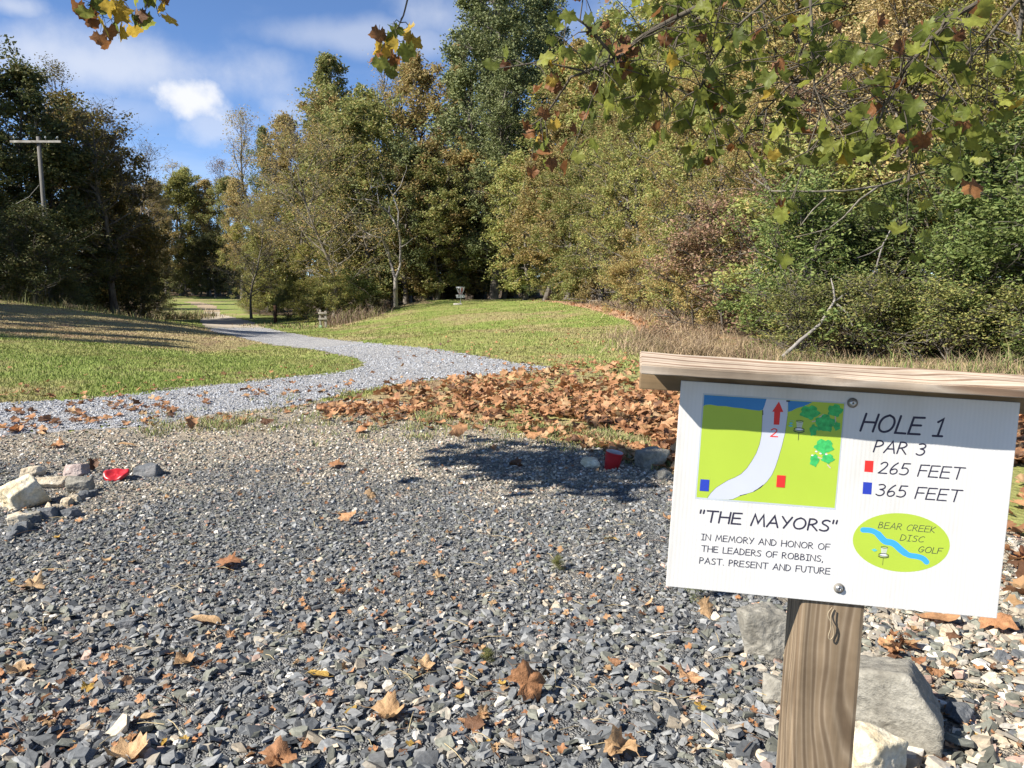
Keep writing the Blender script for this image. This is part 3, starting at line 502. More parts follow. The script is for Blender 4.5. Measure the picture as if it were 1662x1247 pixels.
for a in ((850, 1140, 84, 'fallen', 'largest brown sycamore leaf propped up on dark slate chips', None, 'lobed', 1, 1.15, 0.5, .03),
          (1118, 1122, 62, 'fallen', 'curled orange brown leaf with upturned lobes on slate chips left of the post', None, 'lobed', 3, .5, 1.0, .01),
          (740, 712, 50, 'fallen', 'crumpled brown leaf at the far edge of the gravel by the grass', None, 'lobed', 5, .9, .3, .02),
          (838, 770, 40, 'fallen_dark', 'dark curled leaf lying in the leafy shadow on the gravel', None, 'lobed', 7, .3, 1.2, .02),
          (565, 850, 46, 'fallen', 'rolled up tan brown leaf alone on mid gravel', None, 'lobed', 5, .2, .2, .0),
          (628, 1172, 84, 'fallen_tan', 'large golden tan leaf arched over slate chips', None, 'lobed', 2, .2, .1, .0),
          (305, 700, 44, 'fallen', 'twisted brown leaf caught in the grass tuft beside the road', None, 'lobed', 7, 1.0, .8, .03),
          (432, 696, 34, 'fallen_dark', 'dark folded leaf on the grassy strip by the road', None, 'lobed', 5, .7, .2, .01),
          (990, 882, 30, 'fallen_yellow', 'bright yellow pointed leaf left of the sign board', None, 'oval', 2, .6, 2.3, .0),
          (1085, 853, 32, 'fallen', 'reddish brown cupped leaf touching the left edge of the sign board', None, 'lobed', 6, .5, 1.2, .0),
          (1142, 1003, 40, 'fallen_tan', 'pinkish tan leaf lying under the sign board', None, 'lobed', 0, 1.2, .2, .02),
          (1520, 1018, 74, 'fallen', 'brown flat leaf lying right of the post behind a yellow stone', None, 'oval', 0, -.1, 2.9, .01),
          (1618, 1030, 72, 'fallen', 'brown folded leaf at the right edge below the sign corner', None, 'lobed', 1, .3, .4, .01),
          (52, 958, 60, 'fallen_tan', 'long torn tan leaf on slate by the left edge', None, 'lobed', 3, .1, .1, .0),
          (210, 1244, 96, 'fallen_tan', 'large folded tan leaf cut by the lower edge of the view', None, 'lobed', 2, .2, 2.6, .0),
          (448, 1244, 80, 'fallen', 'big ochre leaf half under slate chips near the lower edge', None, 'lobed', 4, .5, .2, .0),
          (1005, 1232, 84, 'fallen_tan', 'pale tan shrivelled leaf near the lower edge left of the post', None, 'lobed', 7, .2, 2.0, .0),
          (770, 1190, 44, 'fallen_dark', 'small dark red brown leaf flat on slate near the lower edge', None, 'lobed', 0, 0, 1.0, .0),
          (370, 922, 56, 'fallen', 'flat pinkish brown leaf on fine slate', None, 'lobed', 0, .05, 0.2, .0),
          (332, 1018, 62, 'fallen_tan', 'long curled leaf with a green tip on fine slate', None, 'oval', 2, .0, 3.0, .0),
          (552, 972, 30, 'fallen', 'small cupped orange leaf in the middle of the slate', None, 'lobed', 5, .4, 1.0, .0),
          (712, 946, 32, 'fallen_tan', 'tan leaf with one raised lobe right of a similar smaller leaf', None, 'lobed', 3, .3, .4, .0),
          (642, 948, 28, 'fallen_dark', 'small dark leaf with raised wing like lobes', None, 'lobed', 7, .4, .8, .0),
          (545, 762, 36, 'fallen', 'flat orange leaf on the pale far gravel', None, 'lobed', 0, .3, .2, .0),
          (600, 812, 30, 'fallen_tan', 'pale orange leaf on mid gravel', None, 'lobed', 1, .9, .5, .0),
          (205, 727, 34, 'fallen_tan', 'orange rolled leaf on tan gravel at left', None, 'oval', 2, .1, .1, .0),
          (92, 728, 40, 'fallen', 'pinkish brown arched leaf on tan gravel near the road', None, 'lobed', 3, .2, .1, .0),
          (150, 766, 38, 'fallen_dark', 'dark rust leaf lying behind the rocks at left', None, 'lobed', 7, 1.0, .3, .02),
          (120, 689, 26, 'fallen_dark', 'rust leaf on the near side of the blue grey road', None, 'lobed', 5, .3, .1, .0),
          (25, 672, 30, 'fallen', 'flat tan leaf on the blue grey road at the left edge', None, 'lobed', 0, .3, .1, .0),
          (945, 705, 30, 'fallen_tan', 'tan leaf lying on the grass tufts above the red cup', None, 'lobed', 2, .3, .2, .02),
          (935, 722, 34, 'fallen_dark', 'dark rust leaf in front of the bright grass tuft', None, 'lobed', 4, .5, .2, .01),
          (865, 722, 44, 'fallen', 'low brown leaf at the top of the leafy shadow', None, 'lobed', 5, .2, .1, .01),
          (800, 740, 26, 'fallen', 'reddish leaf at the left tip of the leafy shadow', None, 'lobed', 7, .8, .1, .02),
          (690, 1096, 46, 'fallen_tan', 'small ochre leaf left of the largest brown leaf', None, 'lobed', 6, .4, .2, .0),
          (515, 1108, 48, 'fallen_yellow', 'yellow tan leaf with a long straw coloured stalk', None, 'oval', 1, .1, 2.7, .0),
          (300, 1085, 50, 'fallen_tan', 'ochre leaf under dark slate chips in the lower left', None, 'lobed', 2, .2, 1.2, .0),
          (30, 1100, 50, 'fallen_tan', 'ochre leaf by the left edge on coarse slate', None, 'lobed', 6, .3, 1.9, .0)):
    drop(*a)
def heap_of_leaves(px, py, n, w):
    for k in range(n):
        drop(px + random.gauss(0, w), py + random.gauss(0, w * 0.5), random.uniform(26, 44), random.choice(['fallen', 'fallen', 'fallen_dark', 'fallen_tan']), 'crumpled brown leaf in the small drift behind the grey boulder', 'leaves heaped behind the grey boulder', tilt=random.uniform(-.8, .8), up=random.uniform(0, .05))
heap_of_leaves(1462, 1070, 11, 20); heap_of_leaves(1525, 1110, 4, 22)
def clear_of(px, py): return not (1090 < px < 1660 and 600 < py < 1010) and not (1270 < px < 1410 and py > 950)
while n_leaf < 168:                                                          # single leaves strewn over the parking gravel
    px, py = random.uniform(0, 1655), 745 + 500 * random.random() ** 0.8
    if not clear_of(px, py): continue
    right = px > 1400; mt = random.choice(['fallen_tan', 'fallen', 'fallen', 'fallen_tan', 'fallen_dark', 'fallen_yellow']); d = math.hypot(gp(px, py)[1], 1.1)
    lab = {'fallen': 'small orange brown leaf strewn on the open parking gravel', 'fallen_tan': 'small tan leaf strewn on the open parking gravel', 'fallen_dark': 'small dark rust leaf strewn on the open parking gravel', 'fallen_yellow': 'small yellow leaf strewn on the open parking gravel'}[mt]
    drop(px, py, random.uniform(0.022, 0.062) * FPX / d, mt, lab, 'small leaves strewn on the parking gravel', random.choice(['lobed', 'oval', 'lobed']))
PF = [(640, 668), (800, 660), (940, 690), (1098, 735), (1098, 690), (980, 655), (800, 640), (700, 648)]
while n_leaf < 300:                                                          # the drift's front, leaf by leaf
    px, py = random.uniform(640, 1098), random.uniform(640, 738)
    if not inpoly(px, py, PF): continue
    d = math.hypot(gp(px, py)[1], 1.1); drop(px, py, random.uniform(0.08, 0.14) * FPX / d, random.choice(['fallen'] * 5 + ['fallen_tan', 'fallen_dark']), 'crisp orange brown sycamore leaf in the front of the leaf drift', 'sycamore leaves in the front of the drift', tilt=random.gauss(0, .5), up=random.uniform(0, .04))
FLATL = [lobed(5, s_, c_) for s_, c_ in ((21, .35), (22, .6), (23, .8), (24, 1.0), (25, .5), (26, 1.3))]
def litter():
    mb = MB(); mats = ['fallen', 'fallen_tan', 'fallen_dark']
    def one(x, y, s, up, tl):
        V, t = FLATL[random.randrange(6)]; R = Matrix.Rotation(random.uniform(0, 6.28), 3, 'Z') @ Matrix.Rotation(random.gauss(0, tl), 3, 'X') @ Matrix.Rotation(random.gauss(0, tl), 3, 'Y')
        mb.add(V @ np.array(R).T * s + np.array([x, y, float(T(x, y)) + 0.012 + up]), None, t, random.choices((0, 1, 2), (8, 1.2, 1.2))[0])
    k = 0; pile = []
    while k < 4600:                                                          # the drift itself
        px, py = random.uniform(560, 1700), 590 + 170 * random.random() ** 1.0
        if not inpoly(px, py, PILE): continue
        d = sn(px, py, 0.02, 4) + 0.6 * sn(px, py, 0.06, 2); dens = 0.28 + 0.62 * max(0.0, min(1, (px - 600) / 300)) + 0.38 * d
        if py < 625: dens -= 0.15
        if random.random() > dens + 0.08: continue
        if random.random() > (640 / py) ** 2 * 0 + 1: continue
        p = gp(px, py); pile.append((p[0], p[1])); k += 1
    for x, y in pile: one(x, y, random.uniform(0.065, 0.135), random.uniform(0, 0.05), 0.42)
    for _ in range(420):                                                     # along the road's edges and on the grass strip
        px = random.uniform(0, 900); py = np.interp(px, [0, 300, 560, 900], random.choice([(690, 660, 634, 606), (665, 648, 628, 606), (700, 690, 664, 650)])) + random.gauss(0, 7)
        if sn(px, py, 0.03, 7) < -0.1: continue
        p = gp(px, py); one(p[0], p[1], random.uniform(0.05, 0.11), random.uniform(0, .01), 0.35)
    for _ in range(520):
        px = random.uniform(520, 1110); py = np.interp(px, [520, 640, 820, 940, 1110], [664, 668, 678, 704, 752]) + abs(random.gauss(0, 15)) - 5; p = gp(px, py); one(p[0], p[1], random.uniform(.05, .12), .01, .35)
    for _ in range(330):
        px, py = random.uniform(-40, 620), random.uniform(585, 650); p = gp(px, py)
        if inpoly(px, py, ROAD): continue
        if random.random() < (0.9 if py > np.interp(px, [0, 300, 600], [640, 615, 585]) else 0.12): one(p[0], p[1], random.uniform(.045, .09), 0.01, .35)
    for _ in range(700):                                                     # scattered over the green
        px, py = random.uniform(640, 1060), random.uniform(492, 600); p = gp(px, py)
        if random.random() < 0.25 + 0.75 * ((py - 490) / 110) * (px - 560) / 500: one(p[0], p[1], random.uniform(.04, .08), 0.02, .35)
    for _ in range(260):
        f = random.random(); px = np.interp(f, [0, .3, .6, .85, 1], [870, 950, 1010, 1050, 1075]) + random.gauss(0, 6); py = np.interp(f, [0, .3, .6, .85, 1], [488, 497, 510, 530, 552]) + random.gauss(0, 2); p = gp(px, py); one(p[0], p[1], random.uniform(.06, .14), 0.03, .5)
    for _ in range(260):                                                     # on the rough gravel right of the sign
        px, py = random.uniform(1630, 2100), random.uniform(640, 1000); p = gp(px, py); one(p[0], p[1], random.uniform(.06, .14), 0.01, .4)
    for _ in range(1500):                                                    # crumbs of leaf over the whole gravel
        px, py = random.uniform(-20, 1680), 700 + 547 * random.random(); p = gp(px, py)
        if sn(p[0], p[1], 1.6, 3) < random.uniform(-1, .6): continue
        one(p[0], p[1], random.uniform(.010, .034), 0.006, .4)
    tag(link('leaf_litter', mb.mesh('leaf_litter', [M[m] for m in mats], True)), 'drift of dry orange brown sycamore leaves between gravel and green', 'leaf litter', None, 'stuff')
litter()

# ------------------------------------------------------------------ rocks
def rock_mat(name, c1, c2, c3, scale=9):
    m, nt, b = new_mat(name, 0.9, 0.2); n = noise_node(nt, scale, 8, 0.65); n2 = noise_node(nt, scale * 6, 5, 0.7)
    r = ramp(nt, [(0.32, c1), (0.5, c2), (0.68, c3)]); nt.links.new(n.outputs['Fac'], r.inputs[0]); r2 = ramp(nt, [(0.3, (0.7, 0.7, 0.7)), (0.7, (1.2, 1.2, 1.2))]); nt.links.new(n2.outputs['Fac'], r2.inputs[0])
    nt.links.new(mixc(nt, 1.0, r.outputs[0], r2.outputs[0], 'MULTIPLY'), b.inputs['Base Color']); bump(nt, b, n2.outputs['Fac'], 0.8, 0.01); return m
M['rock_grey'] = rock_mat('grey rock', (0.17, 0.155, 0.125), (0.27, 0.25, 0.205), (0.36, 0.335, 0.28))
M['rock_tan'] = rock_mat('tan rock', (0.40, 0.31, 0.20), (0.55, 0.46, 0.33), (0.66, 0.59, 0.46))
M['rock_white'] = rock_mat('cream quartz', (0.52, 0.40, 0.22), (0.66, 0.57, 0.40), (0.75, 0.69, 0.56))
M['rock_slate'] = rock_mat('slate rock', (0.085, 0.09, 0.095), (0.14, 0.145, 0.148), (0.22, 0.21, 0.20))
M['rock_pink'] = rock_mat('pinkish rock', (0.30, 0.22, 0.19), (0.42, 0.33, 0.29), (0.50, 0.42, 0.37))
def rock(px, py, w, h, dpt, mat, label, seed, yaw=0.0, sink=0.25, facets=9, tilt=(0, 0)):
    """an angular broken rock: px, py = the pixel of its foot; w, h, dpt in metres"""
    r = np.random.default_rng(seed); bm = bmesh.new(); bmesh.ops.create_icosphere(bm, subdivisions=5, radius=1)
    nn = r.normal(0, 1, (facets, 3)); nn /= np.linalg.norm(nn, axis=1)[:, None]; nn = np.vstack([nn, np.eye(3), -np.eye(3)]); nn[-6:] += r.normal(0, 0.2, (6, 3)); nn /= np.linalg.norm(nn, axis=1)[:, None]; d = r.uniform(0.62, 0.95, len(nn))
    for v in bm.verts:
        u = np.array(v.co); q = nn @ u; c = np.where(q > 0.05, d / np.maximum(q, 0.05), 9); m = -np.log(np.sum(np.exp(-c * 42))) / 42
        n = mnoise.fractal(Vector(u * 2.3 + seed), 1.0, 2.0, 5) * 0.055 + mnoise.fractal(Vector(u * 7 + seed), .9, 2.0, 4) * 0.022; v.co = Vector(u * (m + n))
    for v in bm.verts: v.co = Vector((v.co.x * w / 2, v.co.y * dpt / 2, v.co.z * h / 1.7))
    me = bpy.data.meshes.new('rock'); bm.to_mesh(me); bm.free(); me.materials.append(M[mat])
    for f in me.polygons: f.use_smooth = True
    p = gp(px, py); o = link('rock', me); o.location = (p[0], p[1] + dpt * 0.3, float(zbed(p[0], p[1])) + h * (0.5 - sink)); o.rotation_euler = (*tilt, yaw); tag(o, label, 'rock'); return o
rock(1250, 1075, .19, .19, .17, 'rock_grey', 'grey boulder with a flat top under the lower edge of the sign board', 3, .3, .2)
rock(1268, 1150, .09, .10, .10, 'rock_grey', 'small pale grey rock against the left side of the sign post', 8, 1.0, .25)
rock(1462, 1205, .31, .22, .26, 'rock_grey', 'largest grey boulder behind the right side of the sign post', 12, -.35, .22, 7)
rock(1425, 1275, .17, .14, .15, 'rock_white', 'cream yellow rock at the lower edge right of the sign post', 21, .2, .25, 8)
rock(1543, 1045, .06, .05, .05, 'rock_tan', 'fist sized yellow tan stone right of the post', 5, .4)
rock(1058, 762, .26, .17, .20, 'rock_grey', 'grey boulder at the edge of the grass behind the sign', 17, .5, .25)
rock(1080, 778, .12, .08, .12, 'rock_grey', 'low grey stone in front of the boulder behind the sign', 18, .5, .3)
rock(960, 762, .13, .09, .10, 'rock_white', 'lumpy cream white rock left of the red cup', 23, .1, .25, 14)
rock(20, 828, .27, .19, .22, 'rock_white', 'large cream rock at the left edge with a shaded right face', 34, .9, .2, 6, (0, -.35))
rock(80, 795, .16, .07, .12, 'rock_tan', 'flat brick like tan rock right of the large left edge rock', 33, .1, .2, 5)
rock(122, 803, .15, .11, .12, 'rock_grey', 'pale grey rounded rock in front of the flat tan rock', 36, .3, .2)
rock(48, 776, .17, .09, .14, 'rock_tan', 'cream tan rock behind the large left edge rock', 38, .8, .3)
rock(118, 775, .17, .09, .14, 'rock_pink', 'pinkish flat rock left of the red lid', 41, .2, .3)
rock(236, 774, .20, .08, .15, 'rock_slate', 'long grey slab right of the red lid', 44, .1, .25, 5)
rock(70, 850, .12, .08, .10, 'rock_slate', 'dark slate lump in the heap below the left rocks', 47, .6, .3)
rock(25, 860, .14, .08, .12, 'rock_tan', 'tan stone at the left edge below the large rock', 49, .4, .35)
rock(110, 845, .10, .06, .09, 'rock_slate', 'dark slate chunk right of the slate lump at left', 52, 1.2, .3)
rock(1630, 1085, .06, .04, .05, 'rock_slate', 'blue grey stone near the right edge of the view', 55, .4)
rock(1615, 1120, .045, .035, .04, 'rock_white', 'small white stone near the right edge of the view', 57, .4)
rock(1510, 1225, .08, .05, .06, 'rock_grey', 'rough grey brown stone in the shadow of the largest boulder', 59, .4)
rock(1565, 1180, .09, .05, .08, 'rock_slate', 'flat slate stone right of the largest boulder', 61, .9)
rock(1095, 1055, .055, .035, .05, 'rock_slate', 'grey slate stone below the left part of the sign board', 63, .9)
rock(200, 1025, .07, .04, .05, 'rock_slate', 'dark pyramid shaped slate stone alone on the fine slate', 65, .2, .15, 5)

for k in range(20):
    px_, py_ = 5 + 150 * ((k * 0.381) % 1), 806 + 85 * ((k * 0.618) % 1) * (1 - 0.5 * ((k * 0.381) % 1)); sz = 0.045 + 0.045 * ((k * 0.27) % 1)
    rock(px_, py_, sz, sz * .7, sz * .9, ['rock_slate', 'rock_slate', 'rock_tan', 'rock_slate', 'rock_grey'][k % 5], 'small broken stone in the heap at the left edge below the cream rocks', 80 + k, k * .7, .3)['group'] = 'broken stones heaped at the left edge'
# ------------------------------------------------------------------ red cup and red lid
def litter_plastic():
    red = plain('red plastic', (0.42, 0.018, 0.022), 0.35, 0.5, 0, 0.1, 20); inner = plain('cup inside', (0.55, 0.50, 0.47), 0.5, 0.4)
    p = gp(993, 766); mb = MB(); n = 28; rings = [(0.043, 0.0), (0.0445, 0.03), (0.0475, 0.034), (0.052, 0.075), (0.0535, 0.108), (0.0555, 0.113), (0.0555, 0.118)]
    th = np.arange(n) * 2 * np.pi / n; V = np.concatenate([np.stack([np.cos(th) * r * (1 + 0.05 * np.cos(2 * th)), np.sin(th) * r * (1 - 0.05 * np.cos(2 * th)), np.full(n, z)], 1) for r, z in rings] + [np.stack([np.cos(th) * r, np.sin(th) * r, np.full(n, z)], 1) for r, z in ((0.053, 0.116), (0.042, 0.004))])
    k = len(rings) + 2; i = np.arange(k - 1)[:, None] * n; j = np.arange(n)[None]; q = np.stack([i + j, i + (j + 1) % n, i + n + (j + 1) % n, i + n + j], -1); qo = q[:len(rings)].reshape(-1, 4); qi = q[len(rings):].reshape(-1, 4)
    mb.add(V, qo, None, 0); mb.add(V, qi, None, 1); mb.add(np.vstack([V[-n:], [[0, 0, 0.004]]]), None, np.stack([j[0], (j[0] + 1) % n, np.full(n, n)], 1), 1)
    o = link('plastic_cup', mb.mesh('plastic_cup', (red, inner), True)); o.location = (p[0], p[1] + .04, float(zbed(p[0], p[1])) - 0.01); o.rotation_euler = (0.16, 0.10, 0.6); tag(o, 'red plastic drinking cup standing on the gravel in leafy shade', 'cup')
    p = gp(186, 782); mb = MB(); n = 32; th = np.arange(n) * 2 * np.pi / n; prof = [(0.012, 0.004), (0.02, 0.0), (0.03, 0.006), (0.042, 0.004), (0.05, 0.010), (0.066, 0.010), (0.070, 0.004), (0.070, -0.008)]
    V = np.concatenate([np.stack([np.cos(th) * r, np.sin(th) * r * 0.85, z + 0.012 * np.cos(2 * th + 0.6) * (r / 0.07) ** 2 + 0.004 * np.sin(5 * th) * (r / .07)], 1) for r, z in prof]); k = len(prof); i = np.arange(k - 1)[:, None] * n; q = np.stack([i + j[:, :1] * 0 + np.arange(n), i + (np.arange(n) + 1) % n, i + n + (np.arange(n) + 1) % n, i + n + np.arange(n)], -1).reshape(-1, 4)
    mb.add(np.vstack([V, [[0, 0, 0.004]]]), q, np.stack([(np.arange(n) + 1) % n, np.arange(n), np.full(n, k * n)], 1)); o = link('red_disc', mb.mesh('red_disc', (red,), True)); o.location = (p[0], p[1] + .03, float(zbed(p[0], p[1])) + 0.03); o.rotation_euler = (0.36, -0.08, 0.3); tag(o, 'crushed red plastic lid lying between pinkish rock and grey slab', 'lid')
litter_plastic()

# ------------------------------------------------------------------ the tee sign
def strokes():
    """hand-lettered capitals as strokes, cap height 1; 'c' before a list marks a curve"""
    return {
    'A': (.74, [(0, 0), (.4, 1), (.72, 0)], [(.14, .34), (.61, .36)]), 'B': (.60, [(0, 0), (.02, .98)], 'c', [(.02, .98), (.32, 1), (.47, .8), (.33, .6), (.02, .53)], 'c', [(.02, .53), (.36, .55), (.58, .32), (.46, .06), (.0, .01)]),
    'C': (.64, 'c', [(.62, .83), (.5, .98), (.2, .88), (0, .5), (.06, .14), (.3, .0), (.62, .14)]), 'D': (.66, [(0, 0), (.02, 1)], 'c', [(.02, 1), (.36, .95), (.64, .62), (.58, .25), (.34, .03), (0, 0)]),
    'E': (.60, [(.58, .99), (.02, .97), (0, .02), (.6, .03)], [(.02, .52), (.52, .54)]), 'F': (.56, [(.6, .99), (.02, .97), (0, 0)], [(.02, .5), (.5, .52)]),
    'G': (.74, 'c', [(.62, .84), (.46, 1), (.18, .88), (0, .5), (.1, .1), (.35, 0), (.62, .15), (.66, .42)], [(.38, .43), (.78, .44)]), 'H': (.68, [(.02, 1), (0, 0)], [(.68, 1), (.66, 0)], [(.02, .52), (.66, .53)]),
    'I': (.42, [(0, 1), (.42, 1)], [(.21, 1), (.2, 0)], [(0, 0), (.42, 0)]), 'K': (.56, [(.02, 1), (0, 0)], [(.55, .96), (.02, .44), (.58, 0)]), 'L': (.52, [(.02, 1), (0, .02), (.54, .02)]),
    'M': (.88, [(0, 0), (.16, 1), (.44, .25), (.72, 1), (.88, 0)]), 'N': (.68, [(0, 0), (.03, 1), (.65, .02), (.68, 1)]),
    'O': (.82, 'c', [(.42, 1), (.12, .85), (0, .48), (.12, .1), (.4, 0), (.7, .14), (.82, .52), (.7, .87), (.42, 1)]), 'P': (.54, [(0, 0), (.02, .98)], 'c', [(.02, .98), (.34, 1), (.54, .76), (.36, .52), (.02, .44)]),
    'R': (.60, [(0, 0), (.02, .98)], 'c', [(.02, .98), (.34, 1), (.54, .77), (.36, .54), (.02, .46)], [(.2, .48), (.6, 0)]), 'S': (.58, 'c', [(.56, .9), (.36, 1), (.1, .88), (.1, .64), (.36, .53), (.56, .34), (.5, .08), (.24, 0), (0, .1)]),
    'T': (.72, [(0, .99), (.74, 1)], [(.38, 1), (.36, 0)]), 'U': (.64, 'c', [(0, 1), (.02, .4), (.14, .06), (.34, 0), (.54, .12), (.62, .5), (.63, 1)]), 'Y': (.62, [(0, 1), (.32, .5)], [(.64, 1), (.2, 0)]),
    '1': (.46, [(.04, .8), (.26, .99), (.25, .02)], [(0, 0), (.48, .01)]), '2': (.56, 'c', [(.02, .8), (.2, 1), (.46, .92), (.48, .68), (.26, .34), (0, .02)], [(0, .02), (.58, .03)]),
    '3': (.54, 'c', [(.03, .92), (.28, 1), (.5, .86), (.44, .62), (.18, .54)], 'c', [(.18, .54), (.46, .48), (.54, .24), (.38, .02), (.16, 0), (0, .1)]), '5': (.56, [(.54, 1), (.12, .98), (.06, .56)], 'c', [(.06, .56), (.3, .64), (.52, .5), (.54, .2), (.32, .0), (0, .08)]),
    '6': (.54, 'c', [(.42, 1), (.16, .72), (.02, .36), (.08, .06), (.28, 0), (.5, .14), (.5, .38), (.32, .5), (.06, .34)]), '"': (.30, [(.04, 1.02), (.02, .74)], [(.26, 1.02), (.24, .74)]), ',': (.14, [(.1, .07), (.02, -.16)]), '.': (.12, [(.04, .06), (.08, .02)]), ' ': (.36,)}
STROKES = strokes()
def curve_pts(P):
    P = np.array(P, float)
    for _ in range(3):
        Q = [P[0]]
        for a, b in zip(P[:-1], P[1:]): Q += [a * .75 + b * .25, a * .25 + b * .75]
        P = np.array(Q + [P[-1]])
    return P
class Flat:
    """flat printed shapes on the board; every shape sits a hair in front of the last"""
    def __init__(s, lift): s.mb = MB(); s.k = lift; s.step = 0.00001
    def lay(s): s.k += s.step; return -s.k
    def P(s, uv): uv = np.asarray(uv, float); return np.stack([uv[:, 0] / 1000 - BW / 2, np.full(len(uv), s.lay()), BH / 2 - uv[:, 1] / 1000], 1)
    def poly(s, uv, m):
        bm = bmesh.new(); f = bm.faces.new([bm.verts.new(p) for p in s.P(uv)]); f.normal_update()
        if f.normal.y > 0: f.normal_flip()
        bmesh.ops.triangulate(bm, faces=bm.faces[:]); s.mb.bm(bm, m)
    def ribbon(s, uv, w, m):
        P = np.asarray(uv, float); d = np.diff(P, axis=0); d /= np.linalg.norm(d, axis=1)[:, None] + 1e-9; n = np.stack([-d[:, 1], d[:, 0]], 1)
        nm = np.vstack([n[:1], n[:-1] + n[1:], n[-1:]]); nm /= np.linalg.norm(nm, axis=1)[:, None] + 1e-9; c = np.concatenate([[1], np.clip((nm[1:-1] * n[:-1]).sum(1), .45, 1), [1]])
        a, b = P + nm * (w / 2 / c)[:, None], P - nm * (w / 2 / c)[:, None]; cap = np.linspace(-np.pi / 2, np.pi / 2, 6)
        def arc(c0, dd): nn = np.array([-dd[1], dd[0]]); return [c0 + w / 2 * (math.cos(t) * dd + math.sin(t) * nn) for t in cap]
        L3 = s.P(np.vstack([a, b, np.array(arc(P[-1], d[-1])), np.array(arc(P[0], -d[0])), P[-1:], P[:1]])); k = len(P); i = np.arange(k - 1)
        t = []; o = 2 * k
        for g, cc in ((o, o + 12), (o + 6, o + 13)): t += [[g + j, g + j + 1, cc] for j in range(5)]
        s.mb.add(L3, np.stack([i, i + 1, k + i + 1, k + i], 1), t, m)
    def text(s, txt, u0, v0, u1, h, w, m, shear=0.0, v1=None):
        gap = 0.17; tot = sum(STROKES[c][0] + gap for c in txt) - gap; sx = (u1 - u0) / (tot * h); x = 0; v1 = v0 if v1 is None else v1
        k0 = s.k + 0.00002
        for c in txt:
            g = STROKES[c]; cur = False; s.k = k0
            for it in g[1:]:
                if it == 'c': cur = True; continue
                P = curve_pts(it) if cur else np.array(it, float); cur = False
                U = u0 + ((x + P[:, 0]) * sx + P[:, 1] * shear) * h; V = v0 + (v1 - v0) * (U - u0) / (u1 - u0) - P[:, 1] * h; s.ribbon(np.stack([U, V], 1), w, m)
            x += g[0] + gap
BW, BH = 0.457, 0.3044
def build_sign():
    R = Matrix.Rotation(rad(-7.558), 3, 'Z') @ Matrix.Rotation(rad(-3.198), 3, 'X') @ Matrix.Rotation(rad(2.867), 3, 'Y')
    root = link('tee_sign', None); root.location = (0.46158, 1.0909, 0.8451); root.rotation_euler = R.to_euler(); tag(root, 'white course sign board on a square timber post under a plank roof', 'sign')
    M['sign_wood'] = wood_mat('weathered post', (0.215, 0.155, 0.095), (0.27, 0.205, 0.135), (0.15, 0.105, 0.064), 'Z', 1.0, 0.8, ((0.014, -0.01, -0.12, 1.5, 0.13), (0.012, -0.01, -0.40, 1.1, 0.10)))
    M['roof_wood'] = wood_mat('sunbleached plank', (0.46, 0.36, 0.26), (0.58, 0.48, 0.37), (0.28, 0.185, 0.12), 'X', 1.0, 0.8, ((-0.17, -0.06, 0.16, 2.4, 0.05),))
    M['roof_dark'] = wood_mat('dark plank', (0.25, 0.17, 0.09), (0.33, 0.24, 0.14), (0.17, 0.11, 0.06), 'X', 1.0)
    # board of fluted plastic sheet
    wb, nt, b = new_mat('white fluted board', 0.45, 0.4); tc = nt.nodes.new('ShaderNodeTexCoord'); wv = nt.nodes.new('ShaderNodeTexWave'); wv.bands_direction = 'X'; wv.inputs['Scale'].default_value = 55; wv.inputs['Distortion'].default_value = 0.3; nt.links.new(tc.outputs['Object'], wv.inputs['Vector'])
    dn = noise_node(nt, 7, 5, 0.6, stretch=(1, 1, 0.35)); r = ramp(nt, [(0.28, (0.50, 0.465, 0.395)), (0.47, (0.60, 0.58, 0.54)), (0.75, (0.64, 0.625, 0.595))]); nt.links.new(dn.outputs['Fac'], r.inputs[0])
    rw = ramp(nt, [(0.0, (0.97, 0.97, 0.97)), (1, (1, 1, 1))]); nt.links.new(wv.outputs['Fac'], rw.inputs[0]); nt.links.new(mixc(nt, 1.0, r.outputs[0], rw.outputs[0], 'MULTIPLY'), b.inputs['Base Color']); bump(nt, b, wv.outputs['Fac'], 0.06, 0.0012)
    mb = MB(); mb.box((-BW / 2, 0, -BH / 2), (BW / 2, 0.0042, BH / 2), 0, 0.0008); board = link('board', mb.mesh('board', (wb,), False), root)
    # post: bevelled square timber behind the board, leaning a little against the board's own tilt
    pc = 0.236 - BW / 2; mb = MB(); mb.box((-0.0445, 0.0048, -0.86), (0.0445, 0.0938, 0.130), 0, 0.006); post = link('post', mb.mesh('post', (M['sign_wood'],), False), root); post.location = (pc, 0, 0); post.rotation_euler = (0, rad(-0.9), 0)
    mb = MB(); mb.box((-0.2875, 0.0048, 0.136), (0.286, 0.0225, 0.160), 0, 0.002); link('backing_board', mb.mesh('backing_board', (M['roof_dark'],), False), root)
    # roof plank: front lower edge at (-.29, -.06, .161), sloping up to the back
    sl = rad(15); w, th = 0.062, 0.0135; bm = bmesh.new(); bmesh.ops.create_cube(bm, size=1)
    for v in bm.verts: v.co = Vector((v.co.x * 0.582, v.co.y * w, v.co.z * th))
    bmesh.ops.subdivide_edges(bm, edges=[e for e in bm.edges if abs((e.verts[0].co - e.verts[1].co).x) > .1], cuts=60)
    for v in bm.verts: q = mnoise.noise(Vector((v.co.x * 18, v.co.y * 40, v.co.z * 90))); v.co += Vector((0, 0.0012 * q, 0.0009 * q + 0.0015 * mnoise.noise(Vector((v.co.x * 4, 3, 1)))))
    bmesh.ops.bevel(bm, geom=[e for e in bm.edges if e.calc_face_angle(0) > 0.7], offset=0.0015, segments=2, affect='EDGES'); mb = MB(); mb.bm(bm, 0); roof = link('roof_plank', mb.mesh('roof_plank', (M['roof_wood'],), False), root)
